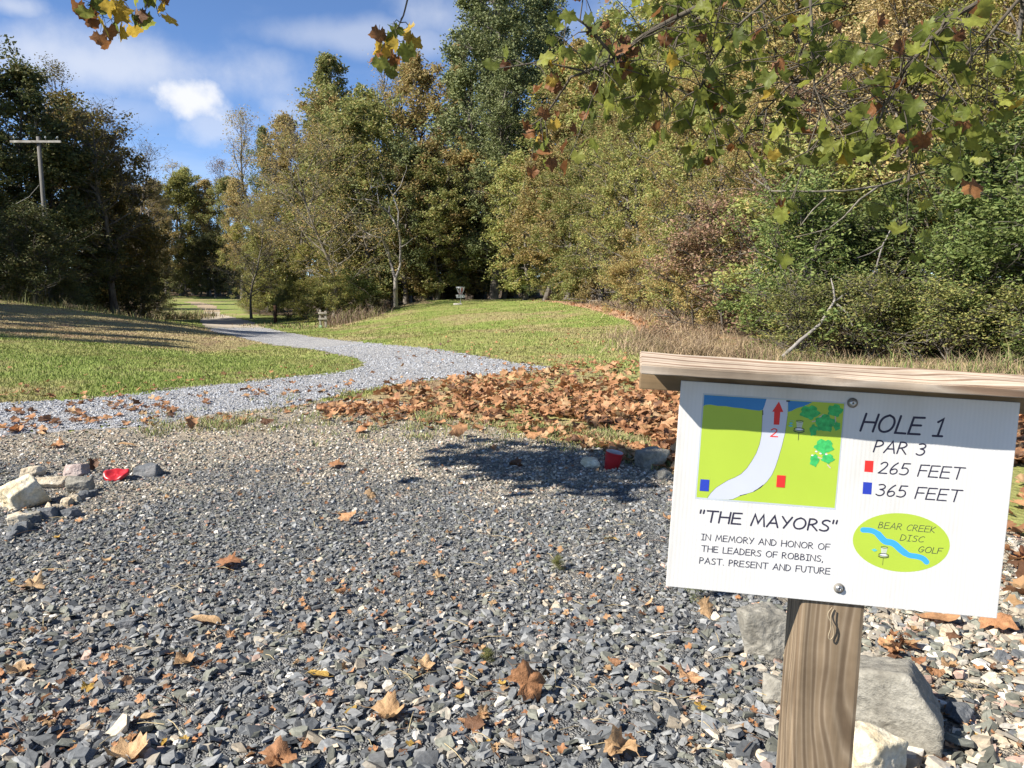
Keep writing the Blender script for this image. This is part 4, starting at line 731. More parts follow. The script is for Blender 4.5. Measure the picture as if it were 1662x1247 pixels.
    roof.rotation_euler = (sl, 0, 0); c = Vector((0, -w / 2, -th / 2)); c.rotate(roof.rotation_euler); roof.location = Vector((0.001, -0.060, 0.1615)) - c
    # screws with washers
    steel = plain('zinc screw', (0.45, 0.44, 0.42), 0.35, 0.5, 0.9, 0.2, 300); rub = plain('dark washer', (0.20, 0.18, 0.15), 0.6, 0.3)
    for u, v in ((237.8, 15.5), (242.5, 282.3)):
        mb = MB(); n = 20; a = np.arange(n) * 2 * np.pi / n
        prof = [(0.0072, 0), (0.0072, .0012), (0.0052, .0016), (0.0050, .0022), (0.0044, .0040), (0.0028, .0049), (0.0012, .0050), (0.0010, .0036)]; V = np.concatenate([np.stack([np.cos(a) * r_, np.full(n, -y_), np.sin(a) * r_], 1) for r_, y_ in prof]); k = len(prof); i = np.arange(k - 1)[:, None] * n; j = np.arange(n)[None]; q = np.stack([i + j, i + (j + 1) % n, i + n + (j + 1) % n, i + n + j], -1)
        mb.add(V, q[:3].reshape(-1, 4), None, 1); mb.add(V, q[3:].reshape(-1, 4), None, 0); mb.add(np.vstack([V[-n:], [[0, -.0036, 0]]]), None, np.stack([j[0], (j[0] + 1) % n, np.full(n, n)], 1), 1)
        link('screw', mb.mesh('screw', (steel, rub), True), board, (u / 1000 - BW / 2, -0.0002, BH / 2 - v / 1000))
    # a loop of string on the post
    mb = MB(); P = curve_pts([(0.004, 0.0, -.158), (-.004, -.003, -.168), (.006, -.004, -.182), (.009, -.002, -.198), (.004, -.003, -.206), (.0, -.003, -.200), (.004, -.004, -.186), (.001, -.004, -.170), (.006, -.001, -.160)]); mb.tube(P + np.array([-.006, .0015, -.002]), 0.0009, 5); link('string_loop', mb.mesh('string_loop', (plain('twine', (0.30, 0.24, 0.16), 0.9, 0.1),), True), post)
    # print
    ink = plain('dark navy print', (0.028, 0.024, 0.045), 0.5, 0.35, 0, 0.15, 80); red = plain('red print', (0.68, 0.028, 0.022), 0.5, 0.35, 0, 0.06); blue = plain('blue print', (0.022, 0.045, 0.36), 0.5, 0.35, 0, 0.06)
    lime = plain('lime print', (0.37, 0.485, 0.045), 0.5, 0.35, 0, 0.05, 8); sky = plain('creek print', (0.045, 0.33, 0.66), 0.5, 0.35, 0, 0.05); water = plain('water print', (0.035, 0.19, 0.42), 0.5, 0.35, 0, 0.08); lane = plain('grey lane print', (0.50, 0.515, 0.57), 0.5, 0.35, 0, 0.04, 9); edge = plain('map border print', (0.42, 0.45, 0.47), 0.5, 0.35)
    tree = plain('tree green print', (0.045, 0.40, 0.10), 0.55, 0.3, 0, 0.3, 160); stem = plain('map stem print', (0.50, 0.40, 0.33), 0.6, 0.3); lite = plain('light grey print', (0.62, 0.62, 0.64), 0.5, 0.35); teal = plain('disc teal print', (0.10, 0.45, 0.42), 0.5, 0.35)
    mats = (ink, red, blue, lime, sky, water, lane, edge, tree, stem, lite, teal)
    f = Flat(0.0001)
    f.poly([(32, 16), (228.5, 15.5), (228.5, 169.5), (32, 170.5)], 7); f.poly([(34, 18), (227, 17.5), (227, 167), (34, 168)], 3)
    f.poly([(34, 18.3), (122, 18), (119, 33.5), (112, 35.5), (100, 35), (88, 33.8), (76, 33.6), (66, 32.4), (54, 32.8), (44, 31.6), (37, 32.4), (34, 34.5)], 5); f.poly([(150.5, 18.5), (184, 18.2), (178, 22), (171, 25.5), (163, 28.5), (157, 32.5), (152, 34.5)], 5)
    L_ = [(121, 18), (119, 28), (116.8, 35), (117.5, 52), (118, 70), (116.5, 84), (113, 97), (107.5, 109), (101.5, 120), (94, 129), (86, 134.5), (76.5, 139.5), (68, 146), (60.5, 151.8), (54, 160), (49.5, 168)]; R_ = [(150.5, 18), (151.5, 41), (150.5, 64), (147.5, 84), (144, 102), (141, 115), (137, 127), (131, 137), (123, 146.5), (114, 153), (103, 157.5), (94, 161.5), (85.5, 166.5), (80, 167.5)]
    f.poly(L_ + R_[::-1], 6); f.ribbon(L_[2:], 0.45, 0); f.ribbon(R_[1:], 0.4, 0); f.ribbon([(126, 142.5), (119, 149), (114, 152.6)], 1.1, 0); f.ribbon([(104, 157.3), (95, 160.5)], .9, 0); f.ribbon([(117, 35), (117.6, 41)], 1.4, 0); f.poly([(148, 18.2), (153.5, 18.0), (153, 20.2), (148.5, 20.4)], 0)
    f.poly([(138.2, 20.5), (145.5, 35.2), (141.4, 35.4), (141.4, 53.8), (133.6, 54.1), (132.9, 35.6), (130, 35.8)], 1); f.text('2', 130.8, 71.5, 140.2, 11.8, 1.6, 1)
    def blob(u, v, ru, rv, sd, m=8):
        a = np.linspace(0, 2 * np.pi, 26, endpoint=False); k = 1 + 0.13 * np.sin(5 * a + sd) + 0.08 * np.sin(9 * a + 2 * sd); f.poly(np.stack([u + np.cos(a) * ru * k, v + np.sin(a) * rv * k], 1), m)
    for a in ((192, 42, 200, 35), (186, 46, 193, 44), (218, 50, 216, 30), (206, 92, 211, 84), (212, 106, 216, 110), (198, 96, 207, 99)): f.ribbon([a[:2], a[2:]], 1.6, 9)
    for b_ in ((181.5, 33, 13, 9.5, 1), (215.5, 28, 10, 8.5, 2), (203.5, 47, 13, 12, 3), (188.5, 58, 5, 8, 4), (220, 50, 4.5, 6, 5), (205, 80, 12.5, 10, 6), (211.5, 97, 8.5, 6.5, 7), (193.5, 101, 6, 8.5, 8)): blob(*b_)
    for u, v in ((195, 88), (201, 90.5), (209, 91), (190, 94)): blob(u, v, 1.6, 1.1, u, 10)
    def mini(u, v, k):
        f.ribbon([(u, v + 4 * k), (u, v + 16 * k)], 0.55 * k, 0)
        for i in range(6): f.ribbon([(u + (i - 2.5) * 1.7 * k, v - 12 * k), (u + (i - 2.5) * 1.1 * k, v - 1 * k)], 0.75 * k, 10)
        a = np.linspace(0, 2 * np.pi, 24); f.ribbon(np.stack([u + 5 * k * np.cos(a), v - 12.5 * k + 1.3 * k * np.sin(a)], 1), 0.7 * k, 0); f.poly(np.stack([u + 6.3 * k * np.cos(a[:-1]), v + 0.4 * k + 2.0 * k * np.sin(a[:-1])], 1), 10); f.ribbon(np.stack([u + 7.3 * k * np.cos(a), v - 0.6 * k + 2.1 * k * np.sin(a)], 1), 0.9 * k, 0); f.ribbon(np.stack([u + 7.6 * k * np.cos(a[:12]), v + 1.6 * k + 2.6 * k * np.sin(a[:12])], 1), 1.3 * k, 0)
    mini(169, 58.5, 0.95); f.poly([(154, 50.4), (157, 48.8), (160.5, 50.2), (157.4, 51.6)], 11); f.poly([(153.4, 54), (157.2, 52.3), (160.6, 54.2), (157, 56)], 11); f.ribbon([(156, 46.8), (161, 47)], .6, 11)
    f.poly([(37.8, 141), (50.3, 140.8), (50.4, 157.8), (37.7, 158)], 2); f.poly([(144.1, 126.2), (156, 126), (156, 143.4), (144.3, 143.6)], 1)
    link('hole_map', f.mb.mesh('hole_map', mats, False), board)
    for sq, m_ in (([(262, 95.6), (273.5, 95.4), (273.9, 111.8), (262.3, 111.6)], red), ([(262.3, 126.4), (274.2, 126.3), (274.7, 143.4), (262.7, 143.5)], blue)):
        f = Flat(0.0001); f.poly(sq, 0); link('colour_square', f.mb.mesh('colour_square', (m_,), False), board)
    f = Flat(0.0001)
    f.text('HOLE 1', 252, 54, 360, 24.5, 3.1, 0, 0.22); f.text('PAR 3', 272, 82.5, 339, 16.6, 2.0, 0, 0.2); f.text('265 FEET', 281, 112.2, 392, 16.6, 1.75, 0, 0.18); f.text('365 FEET', 280.5, 144, 391.5, 16.6, 1.75, 0, 0.18)
    f.text('"THE MAYORS"', 39.5, 203, 231, 16.4, 2.35, 0, 0.1, 201.5); f.text('IN MEMORY AND HONOR OF', 45.6, 230.2, 225, 8.9, 1.05, 0, 0, 228.4); f.text('THE LEADERS OF ROBBINS,', 46.8, 247.2, 217.5, 8.8, 1.05, 0, 0, 246.2); f.text('PAST. PRESENT AND FUTURE', 45.5, 265.2, 228.5, 8.9, 1.05, 0, 0, 263.6)
    link('lettering', f.mb.mesh('lettering', mats, False), board)
    f = Flat(0.0001); a = np.linspace(0, 2 * np.pi, 72, endpoint=False); f.poly(np.stack([320.4 + 65 * np.cos(a), 208.5 + 42 * np.sin(a)], 1), 3)
    c_ = curve_pts([(268, 195), (279, 194.5), (287, 197.5), (292, 203), (298, 208.5), (306, 208.5), (312, 211), (318, 216.5), (325, 221.5), (333, 226), (343, 226), (352, 228), (357, 233)]); f.ribbon(c_, 7.6, 4); f.ribbon(c_[20:70] + np.array([1.2, .8]), 9.0, 4)
    f.text('BEAR CREEK', 288, 190.4, 363, 8.9, 0.85, 0, 0.2); f.text('DISC', 318.7, 205.4, 350, 8.6, 0.85, 0, 0.2); f.text('GOLF', 344, 219.8, 375, 8.6, 0.85, 0, 0.2); mini(298.8, 228.6, 0.9); f.poly([(281.8, 222.3), (286, 220.2), (290, 222.6), (286, 224.8)], 11)
    link('logo', f.mb.mesh('logo', mats, False), board)
build_sign()

# ------------------------------------------------------------------ trees: tapered trunk and limbs, crowns of separate leaf blades on real twigs
def leaf_cloud(C, L, r, up=0.5, aspect=0.55):
    """leaf blades at the points C: V, quads"""
    n = len(C); a = r.normal(0, 1, (n, 3)); a[:, 2] *= 0.7; a /= np.linalg.norm(a, axis=1)[:, None]; nn = r.normal(0, 1, (n, 3)); nn[:, 2] += up; b = np.cross(a, nn); b /= np.linalg.norm(b, axis=1)[:, None] + 1e-9
    s = (L * r.uniform(0.6, 1.3, n))[:, None]; c2 = np.cross(a, b) * s * 0.12
    V = np.stack([C - a * s * .5, C + b * s * aspect * .5 + c2, C + a * s * .5, C - b * s * aspect * .5 + c2], 1).reshape(-1, 3); return V, np.arange(n)[:, None] * 4 + np.arange(4)[None]
def wander(p, d, length, n, r, wob, lift):
    P = [np.array(p, float)]; d = np.array(d, float)
    for k in range(n):
        d = d + r.normal(0, wob, 3); d[2] += lift; d /= np.linalg.norm(d); P.append(P[-1] + d * length / n)
    return np.array(P)
def make_tree(seed, H, R, base, nl, leaf, nleaf, sigma, shape='oval', bark='bark', leaves='olive', r0=None, lift=0.05, wob=0.12, fork=0.0, twigs=3, lean=(0, 0), el=(0.15, 0.9), droop=0.0, up=0.5, name='tree', subs=6):
    r = np.random.default_rng(seed); tr = MB(); r0 = H * 0.016 if r0 is None else r0; n = 10
    z = np.linspace(0, 1, n); P = np.stack([lean[0] * z ** 1.4 + np.cumsum(r.normal(0, .012 * H, n)) * (z > 0), lean[1] * z ** 1.4 + np.cumsum(r.normal(0, .012 * H, n)) * (z > 0), z * H * 0.97], 1); P[0, 2] = -0.3
    tr.tube(P, r0 * (1 - 0.93 * z) * np.where(z == 0, 1.35, 1), 8); ends = []; wts = []; wl = 1.0; ws = 1.0
    prof = {'oval': lambda t: math.sin(math.pi * min(1, max(0.02, (t - base) / (1 - base) * 0.86 + 0.14))) ** 0.55, 'cone': lambda t: (1 - (t - base) / (1 - base)) ** 0.75 * 0.95 + 0.07, 'flame': lambda t: math.sin(math.pi * (0.25 + 0.75 * (t - base) / (1 - base))) ** 0.7, 'shrub': lambda t: 0.75 + 0.3 * r.random(), 'vase': lambda t: 0.35 + 0.75 * ((t - base) / (1 - base)) ** 0.6 * (1.02 - ((t - base) / (1 - base)) ** 5)}[shape]
    for i in range(nl):
        wl = r.uniform(.45, 1.2); t = base + (0.985 - base) * ((i + r.random()) / nl); az = i * 2.399 + r.normal(0, .35); ln = R * prof(t) * r.uniform(0.72, 1.15)
        e = el[0] + (el[1] - el[0]) * t + r.normal(0, .12); p = np.array([np.interp(t, z, P[:, k]) for k in range(3)]); d = np.array([math.cos(az) * math.cos(e), math.sin(az) * math.cos(e), math.sin(e)])
        Lb = wander(p, d, ln, 5, r, wob, lift); rl = r0 * (1 - 0.9 * t) * 0.42 + 0.008; tr.tube(Lb, np.linspace(rl, rl * 0.2, 6), 5)
        for j in range(subs):
            ws = wl * (0.06 + r.random() ** 1.6); s = r.uniform(0.25, 1.0); k = int(s * 4.999); q = Lb[k] + (Lb[k + 1] - Lb[k]) * (s * 5 - k); d2 = (Lb[k + 1] - Lb[k]); d2 = d2 / np.linalg.norm(d2) + r.normal(0, .75, 3) * [1, 1, .7]; d2[2] -= droop; d2 /= np.linalg.norm(d2)
            l2 = ln * r.uniform(.22, .5) + 0.15; S = wander(q, d2, l2, 3, r, wob * 1.4, lift - droop * .3); tr.tube(S, np.linspace(rl * .42 + .003, .003, 4), 3)
            for m in range(twigs):
                f = r.uniform(.35, 1); kk = int(f * 2.999); q2 = S[kk] + (S[kk + 1] - S[kk]) * (f * 3 - kk); d3 = (S[kk + 1] - S[kk]); d3 = d3 / np.linalg.norm(d3) + r.normal(0, .8, 3); d3[2] -= droop; d3 /= np.linalg.norm(d3); E_ = q2 + d3 * l2 * r.uniform(.25, .55)
                tr.tube(np.array([q2, (q2 + E_) / 2 + r.normal(0, .02, 3), E_]), [.0045 + rl * .06, .0035, .002], 3); ends.append(E_); ends.append((E_ + q2) / 2); wts += [ws, .8 * ws]
    ends = np.array(ends); wts = np.array(wts) * r.uniform(0.2, 1.5, len(wts)); C = ends[r.choice(len(ends), nleaf, p=wts / wts.sum())] + r.normal(0, sigma, (nleaf, 3)) * [1, 1, .8]; C[:, 2] = np.maximum(C[:, 2], 0.06)
    root = link(name, None); link('trunk', tr.mesh('trunk', (M[bark],), True), root)
    if nleaf: V, q = leaf_cloud(C, leaf, r, up); link('crown', mesh_np('crown', V, q, None, (M[leaves],), None, False), root)
    return root
PROTO = {}
def proto(key, *a, **k): PROTO[key] = [make_tree(*a, **k), k.get('name', 'tree'), a[1], False]
def plant(key, x, y, H, label, cat='tree', group=None, leaves=None, wide=1.0, yaw=None, z=None):
    """a copy of a grown tree, scaled to the height H; another leaf colour takes its own crown material"""
    pr = PROTO[key]; o = pr[0] if not pr[3] else copy_tree(pr[0]); pr[3] = True
    s = H / pr[2]; o.location = (x, y, float(T(x, y)) - 0.02 if z is None else z); o.scale = (s * wide, s * wide, s); o.rotation_euler = (0, 0, random.uniform(0, 6.28) if yaw is None else yaw); tag(o, label, cat, group)
    if leaves:
        for c in o.children:
            if c.name.startswith('crown'): c.material_slots[0].link = 'OBJECT'; c.material_slots[0].material = M[leaves]
    return o
proto('oak1', 101, 12, 3.6, 0.10, 36, 0.20, 24000, 0.17, 'oval', name='broadleaf_tree'); proto('oak2', 102, 12, 3.2, 0.08, 38, 0.19, 24000, 0.18, 'flame', name='broadleaf_tree'); proto('oak3', 103, 12, 4.0, 0.16, 32, 0.20, 20000, 0.17, 'oval', name='broadleaf_tree', wob=.2)
proto('tall1', 111, 20, 3.4, 0.30, 38, 0.24, 20000, 0.24, 'oval', name='tall_tree', el=(.3, 1.0)); proto('tall2', 112, 20, 2.9, 0.22, 40, 0.25, 17000, 0.25, 'flame', name='tall_tree', el=(.3, 1.1))
proto('thin1', 121, 18, 2.8, 0.30, 30, 0.16, 4200, 0.28, 'vase', name='sparse_tree', el=(.5, 1.2)); proto('thin2', 122, 16, 2.6, 0.25, 28, 0.15, 2200, 0.25, 'oval', name='sparse_tree', el=(.5, 1.2), twigs=4)
proto('cedar1', 131, 21, 3.3, 0.08, 64, 0.20, 32000, 0.20, 'cone', name='evergreen_tree', leaves='conifer', el=(-.05, .75), up=.2); proto('cedar2', 132, 21, 3.0, 0.10, 58, 0.20, 28000, 0.21, 'flame', name='evergreen_tree', leaves='conifer', el=(.1, .9), up=.2)
proto('near1', 141, 9, 2.7, 0.03, 46, 0.095, 40000, 0.11, 'oval', name='edge_tree', subs=7); proto('near2', 142, 9, 2.6, 0.04, 44, 0.090, 40000, 0.12, 'flame', name='edge_tree', subs=7, wob=.2); proto('near3', 143, 12, 3.2, 0.12, 44, 0.105, 36000, 0.14, 'vase', name='edge_tree', subs=7, wob=.18)
proto('shrub1', 151, 2.4, 1.25, 0.02, 28, 0.07, 13000, 0.075, 'shrub', name='shrub', leaves='shrub', r0=.03, el=(.2, 1.2)); proto('shrub2', 152, 2.0, 1.1, 0.02, 26, 0.06, 12000, 0.07, 'shrub', name='shrub', leaves='shrub', r0=.025, el=(.5, 1.3)); proto('weed', 153, 1.1, .7, 0.02, 26, 0.045, 6500, 0.08, 'shrub', name='weed_clump', leaves='goldenrod', r0=.012, el=(.7, 1.3))
proto('brush', 161, 11, 4.6, 0.16, 34, 0.11, 9000, 0.30, 'oval', name='twiggy_tree', bark='bark_twig', leaves='brownish', subs=10, twigs=6, droop=.25, lean=(-3.2, 0), r0=.14, el=(.2, .9)); proto('bare', 162, 10, 3.0, 0.2, 30, 0.11, 900, 0.25, 'vase', name='bare_tree', leaves='darkbrown', subs=8, twigs=5, el=(.3, 1.1))
def top_h(px, py, Y): p = at(px, py, Y); return p[2] - float(T(p[0], Y)), p[0]
def sky_tree(key, px, py, Y, label, leaves=None, wide=1.0, group=None, cat='tree'):
    """a tree whose tip stands at this pixel from the given distance"""
    h, x = top_h(px, py, Y); return plant(key, x, Y, h, label, cat, group, leaves, wide)
# left of the road: dark trees, the shade on them deepened by their leaf colours
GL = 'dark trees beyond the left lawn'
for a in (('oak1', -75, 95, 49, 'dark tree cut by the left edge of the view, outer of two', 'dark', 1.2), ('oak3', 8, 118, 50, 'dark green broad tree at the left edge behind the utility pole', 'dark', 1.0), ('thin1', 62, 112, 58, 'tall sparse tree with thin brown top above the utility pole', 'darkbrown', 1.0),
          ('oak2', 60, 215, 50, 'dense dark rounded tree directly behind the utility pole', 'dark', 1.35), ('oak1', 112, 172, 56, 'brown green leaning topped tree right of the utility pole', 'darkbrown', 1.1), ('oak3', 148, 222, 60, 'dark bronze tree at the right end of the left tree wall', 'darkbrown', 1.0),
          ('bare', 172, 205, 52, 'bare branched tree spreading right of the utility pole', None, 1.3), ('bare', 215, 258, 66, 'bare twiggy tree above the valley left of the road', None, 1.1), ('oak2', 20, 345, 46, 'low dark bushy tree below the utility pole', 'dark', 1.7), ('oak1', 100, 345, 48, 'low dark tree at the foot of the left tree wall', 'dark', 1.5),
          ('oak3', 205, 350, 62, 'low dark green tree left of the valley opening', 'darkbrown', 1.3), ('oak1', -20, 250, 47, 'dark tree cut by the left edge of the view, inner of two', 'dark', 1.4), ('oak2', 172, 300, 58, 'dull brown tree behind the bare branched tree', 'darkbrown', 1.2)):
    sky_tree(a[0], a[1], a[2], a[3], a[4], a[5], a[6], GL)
# behind the far lawn
GF = 'trees closing the valley behind the far lawn'
for i, (k, px, py, Y, lv) in enumerate((('tall1', 235, 292, 128, 'brownish'), ('tall2', 262, 296, 140, 'brownish'), ('oak2', 283, 284, 152, 'yellowgreen'), ('tall1', 305, 276, 156, 'olive'), ('tall2', 330, 290, 154, 'brownish'), ('thin1', 345, 266, 157, 'reddish'), ('tall1', 365, 290, 150, 'olive'), ('thin2', 290, 265, 160, 'brownish'), ('tall2', 385, 285, 140, 'brownish'), ('oak1', 200, 300, 150, 'darkbrown'), ('oak1', 345, 385, 148, 'dark'), ('oak3', 365, 400, 150, 'dark'), ('oak1', 320, 390, 150, 'dark'), ('oak2', 390, 380, 146, 'dark'), ('oak2', 300, 395, 149, 'dark'), ('tall1', 175, 270, 140, 'brownish'), ('oak3', 240, 390, 110, 'darkbrown'), ('oak1', 232, 440, 158, 'dark'), ('oak3', 260, 430, 160, 'dark'), ('oak1', 285, 435, 158, 'dark'), ('oak3', 310, 430, 160, 'dark'), ('oak1', 335, 435, 158, 'dark'), ('oak3', 360, 430, 160, 'dark'), ('oak1', 388, 435, 158, 'dark'), ('oak3', 205, 430, 150, 'dark'), ('oak3', 222, 395, 90, 'darkbrown'), ('oak2', 190, 390, 95, 'dark'), ('oak1', 150, 360, 90, 'dark'))):
    lab = {'yellowgreen': 'yellow green tree brightest against the valley sky', 'reddish': 'reddish sparse tree tip in the notch of the valley', 'brownish': 'brown leaved tree in the distant wood closing the valley', 'olive': 'olive tree in the distant wood closing the valley', 'dark': 'dark low tree in the wood behind the far lawn', 'darkbrown': 'dark bronze tree in the wood over the creek'}[lv]; sky_tree(k, px, py, Y, lab, lv, 1.1, GF)
# middle: the wood between road and green
GM = 'trees between the road and the green'
for a in (('thin1', 408, 190, 92, 'thin grey topped tree left of the tall dark spire tree', 'brownish', 1.0), ('cedar2', 445, 205, 88, 'dark green tree behind the twiggy leaning tree', 'conifer', .9), ('tall2', 475, 186, 86, 'brown leaved tree left of the tall spire tree', 'brownish', 1.1), ('tall2', 540, 74, 84, 'tall spire shaped tree rising left of the sky gap', 'olive', .95), ('tall1', 510, 150, 82, 'brown green shoulder tree below the spire tree', 'brownish', 1.0), ('oak1', 585, 168, 80, 'olive tree right of the spire tree', 'olive', 1.1), ('thin1', 622, 84, 86, 'tall sparse tree with see-through crown against the sky', 'brownish', .9), ('thin2', 655, 110, 82, 'slender half bare tree right of the see-through tree', 'brownish', 1.0),
          ('tall1', 690, 92, 80, 'brown leaved tree left of the tall evergreens', 'brownish', 1.0), ('tall2', 722, 62, 78, 'tan leaved tree touching the tall evergreens', 'brownish', .8), ('oak2', 545, 210, 70, 'olive grey tree above the leaning twiggy tree', 'olive', 1.2), ('oak1', 600, 190, 66, 'broad olive tree left of the dead tree', 'olive', 1.25), ('oak3', 655, 245, 64, 'dark olive tree behind the dead white tree', 'conifer', 1.0), ('oak2', 690, 230, 66, 'brown tree right of the dead white tree', 'brownish', 1.1), ('oak1', 720, 300, 70, 'olive tree behind the basket', 'olive', 1.1), ('oak3', 480, 290, 72, 'olive yellow tree over the road bend', 'yellowgreen', 1.2), ('oak1', 428, 330, 84, 'yellow green tree right of the track', 'yellowgreen', 1.1), ('oak2', 412, 395, 84, 'low leafy tree beside the bridge', 'olive', 1.1), ('oak1', 440, 385, 72, 'dark leafy tree right of the bridge', 'olive', 1.2),
          ('oak3', 505, 400, 62, 'bright yellow green young tree behind the short double post', 'yellowgreen', 1.3), ('oak2', 560, 385, 60, 'yellow green young tree left of the dead white tree', 'yellowgreen', 1.2), ('oak3', 610, 330, 70, 'olive tree with visible stems left of the dead tree', 'olive', .9), ('oak1', 570, 300, 74, 'grey olive tree above the double post', 'olive', 1.1), ('oak2', 640, 360, 72, 'low olive tree behind the dead tree trunk', 'olive', 1.1)):
    sky_tree(a[0], a[1], a[2], a[3], a[4], a[5], a[6], GM)
h, x = top_h(455, 235, 58); h2, x2 = top_h(556, 490, 58); plant('brush', x2 - .3, 56, 12.5, 'grey tan twiggy tree leaning left over the road bend', group=None, yaw=0.1)
sky_tree('brush', 400, 330, 66, 'grey tan twiggy bush tree hanging over the road', None, .9)
# evergreens and the wood behind the green
GE = 'tall evergreens behind the green'
for px, py, Y, w, lab in ((775, -75, 72, 1.0, 'tall dark evergreen rising out of the view, leftmost of the evergreens'), (832, -95, 70, 1.0, 'tall evergreen above the clump of brown hanging leaves'), (800, 60, 64, 1.0, 'lower evergreen between two taller ones'), (905, -60, 74, 1.0, 'tall evergreen right of the small sky gap'), (745, 150, 76, .9, 'short evergreen at the left of the evergreen group'), (870, -110, 82, 1.0, 'tall evergreen behind the others')): sky_tree('cedar1' if px % 2 else 'cedar2', px, py, Y, lab, None, w, GE)
GB = 'trees of the wood behind the green'
wood = [('oak1', 745, 330, 72, 'olive'), ('oak3', 780, 310, 70, 'brownish'), ('oak2', 815, 280, 66, 'olive'), ('oak1', 850, 260, 60, 'olive'), ('oak3', 885, 250, 56, 'brownish'), ('oak2', 835, 400, 68, 'brownish'), ('oak1', 770, 405, 74, 'olive'), ('oak2', 705, 395, 74, 'brownish'), ('oak1', 890, 390, 58, 'olive'), ('tall1', 930, 90, 62, 'olive'), ('tall2', 975, 60, 56, 'brownish'), ('tall1', 1010, 30, 52, 'olive'), ('oak2', 920, 230, 50, 'brownish'), ('oak1', 950, 260, 46, 'olive'), ('oak3', 800, 440, 76, 'dark'), ('oak1', 735, 440, 76, 'dark'), ('oak2', 860, 440, 70, 'olive'), ('oak3', 745, 255, 68, 'brownish'), ('oak1', 705, 270, 64, 'olive')]
for k, px, py, Y, lv in wood: sky_tree(k, px, py, Y, {'olive': 'olive green tree in the wood behind the green', 'brownish': 'brown leaved tree in the wood behind the green', 'yellowgreen': 'yellow green tree in the wood behind the green', 'dark': 'dark undergrowth tree in the wood behind the basket'}[lv], lv, 1.15, GB)
# the wood's edge running along the right of the green up to the sign
GR = 'trees of the wood along the right of the green'
LBL = {'olive': 'olive green tree at the edge of the wood right of the green', 'brownish': 'brown leaved tree at the edge of the wood right of the green', 'yellowgreen': 'yellow green tree in the wood above the sign', 'dark': 'dark green tree inside the wood right of the green', 'pale': 'tree of pale tan dry leaves above the sign', 'reddish': 'plum brown leaved small tree at the edge of the wood', 'conifer': 'dark evergreen inside the wood right of the green'}
for k, x, y, H, lv in (('near1', 5.0, 44, 10, 'olive'), ('near2', 5.6, 38, 9.5, 'brownish'), ('near1', 5.2, 33, 8.5, 'olive'), ('near3', 6.6, 29, 11, 'olive'), ('near2', 5.8, 25.5, 7.5, 'brownish'), ('near1', 5.9, 22.5, 7, 'olive'), ('near2', 6.0, 19.5, 5.5, 'brownish'), ('near1', 6.6, 17.2, 5.2, 'reddish'), ('near2', 7.6, 16.4, 7.6, 'pale'), ('near3', 9.0, 17.5, 9.5, 'olive'), ('near3', 8.2, 22, 12, 'brownish'), ('near3', 9.5, 26, 13, 'olive'), ('near3', 11.5, 20.5, 11, 'pale'), ('near1', 10.0, 15.6, 6.5, 'pale'), ('near3', 8.8, 13.6, 7.5, 'yellowgreen'), ('near2', 9.6, 12.6, 6.5, 'olive'), ('near1', 11.2, 13.2, 8, 'yellowgreen'), ('near3', 13.2, 15, 11, 'yellowgreen'), ('near2', 12.6, 18.2, 10, 'pale'), ('near3', 15.5, 19, 13, 'olive'),
                       ('oak3', 10, 32, 15, 'olive'), ('oak1', 12.5, 25, 15, 'brownish'), ('oak2', 14.5, 30, 17, 'olive'), ('oak1', 9, 40, 15, 'olive'), ('oak3', 13, 38, 18, 'brownish'), ('oak2', 8, 48, 16, 'olive'), ('oak1', 12, 50, 19, 'olive'), ('tall1', 17, 36, 22, 'olive'), ('tall2', 19, 27, 20, 'brownish'), ('tall1', 18, 46, 23, 'conifer'), ('oak2', 17, 22.5, 15, 'dark'), ('oak1', 20, 20, 16, 'olive'), ('oak3', 22, 30, 18, 'olive'), ('tall2', 25, 38, 22, 'olive'), ('tall1', 14, 60, 23, 'olive'), ('tall2', 22, 58, 24, 'brownish'), ('oak1', 6, 56, 14, 'brownish'), ('oak2', 28, 27, 18, 'dark'), ('oak1', 27, 48, 20, 'olive')):
    plant(k, x, y, H, LBL[lv], 'tree', GR, lv, 1.0)
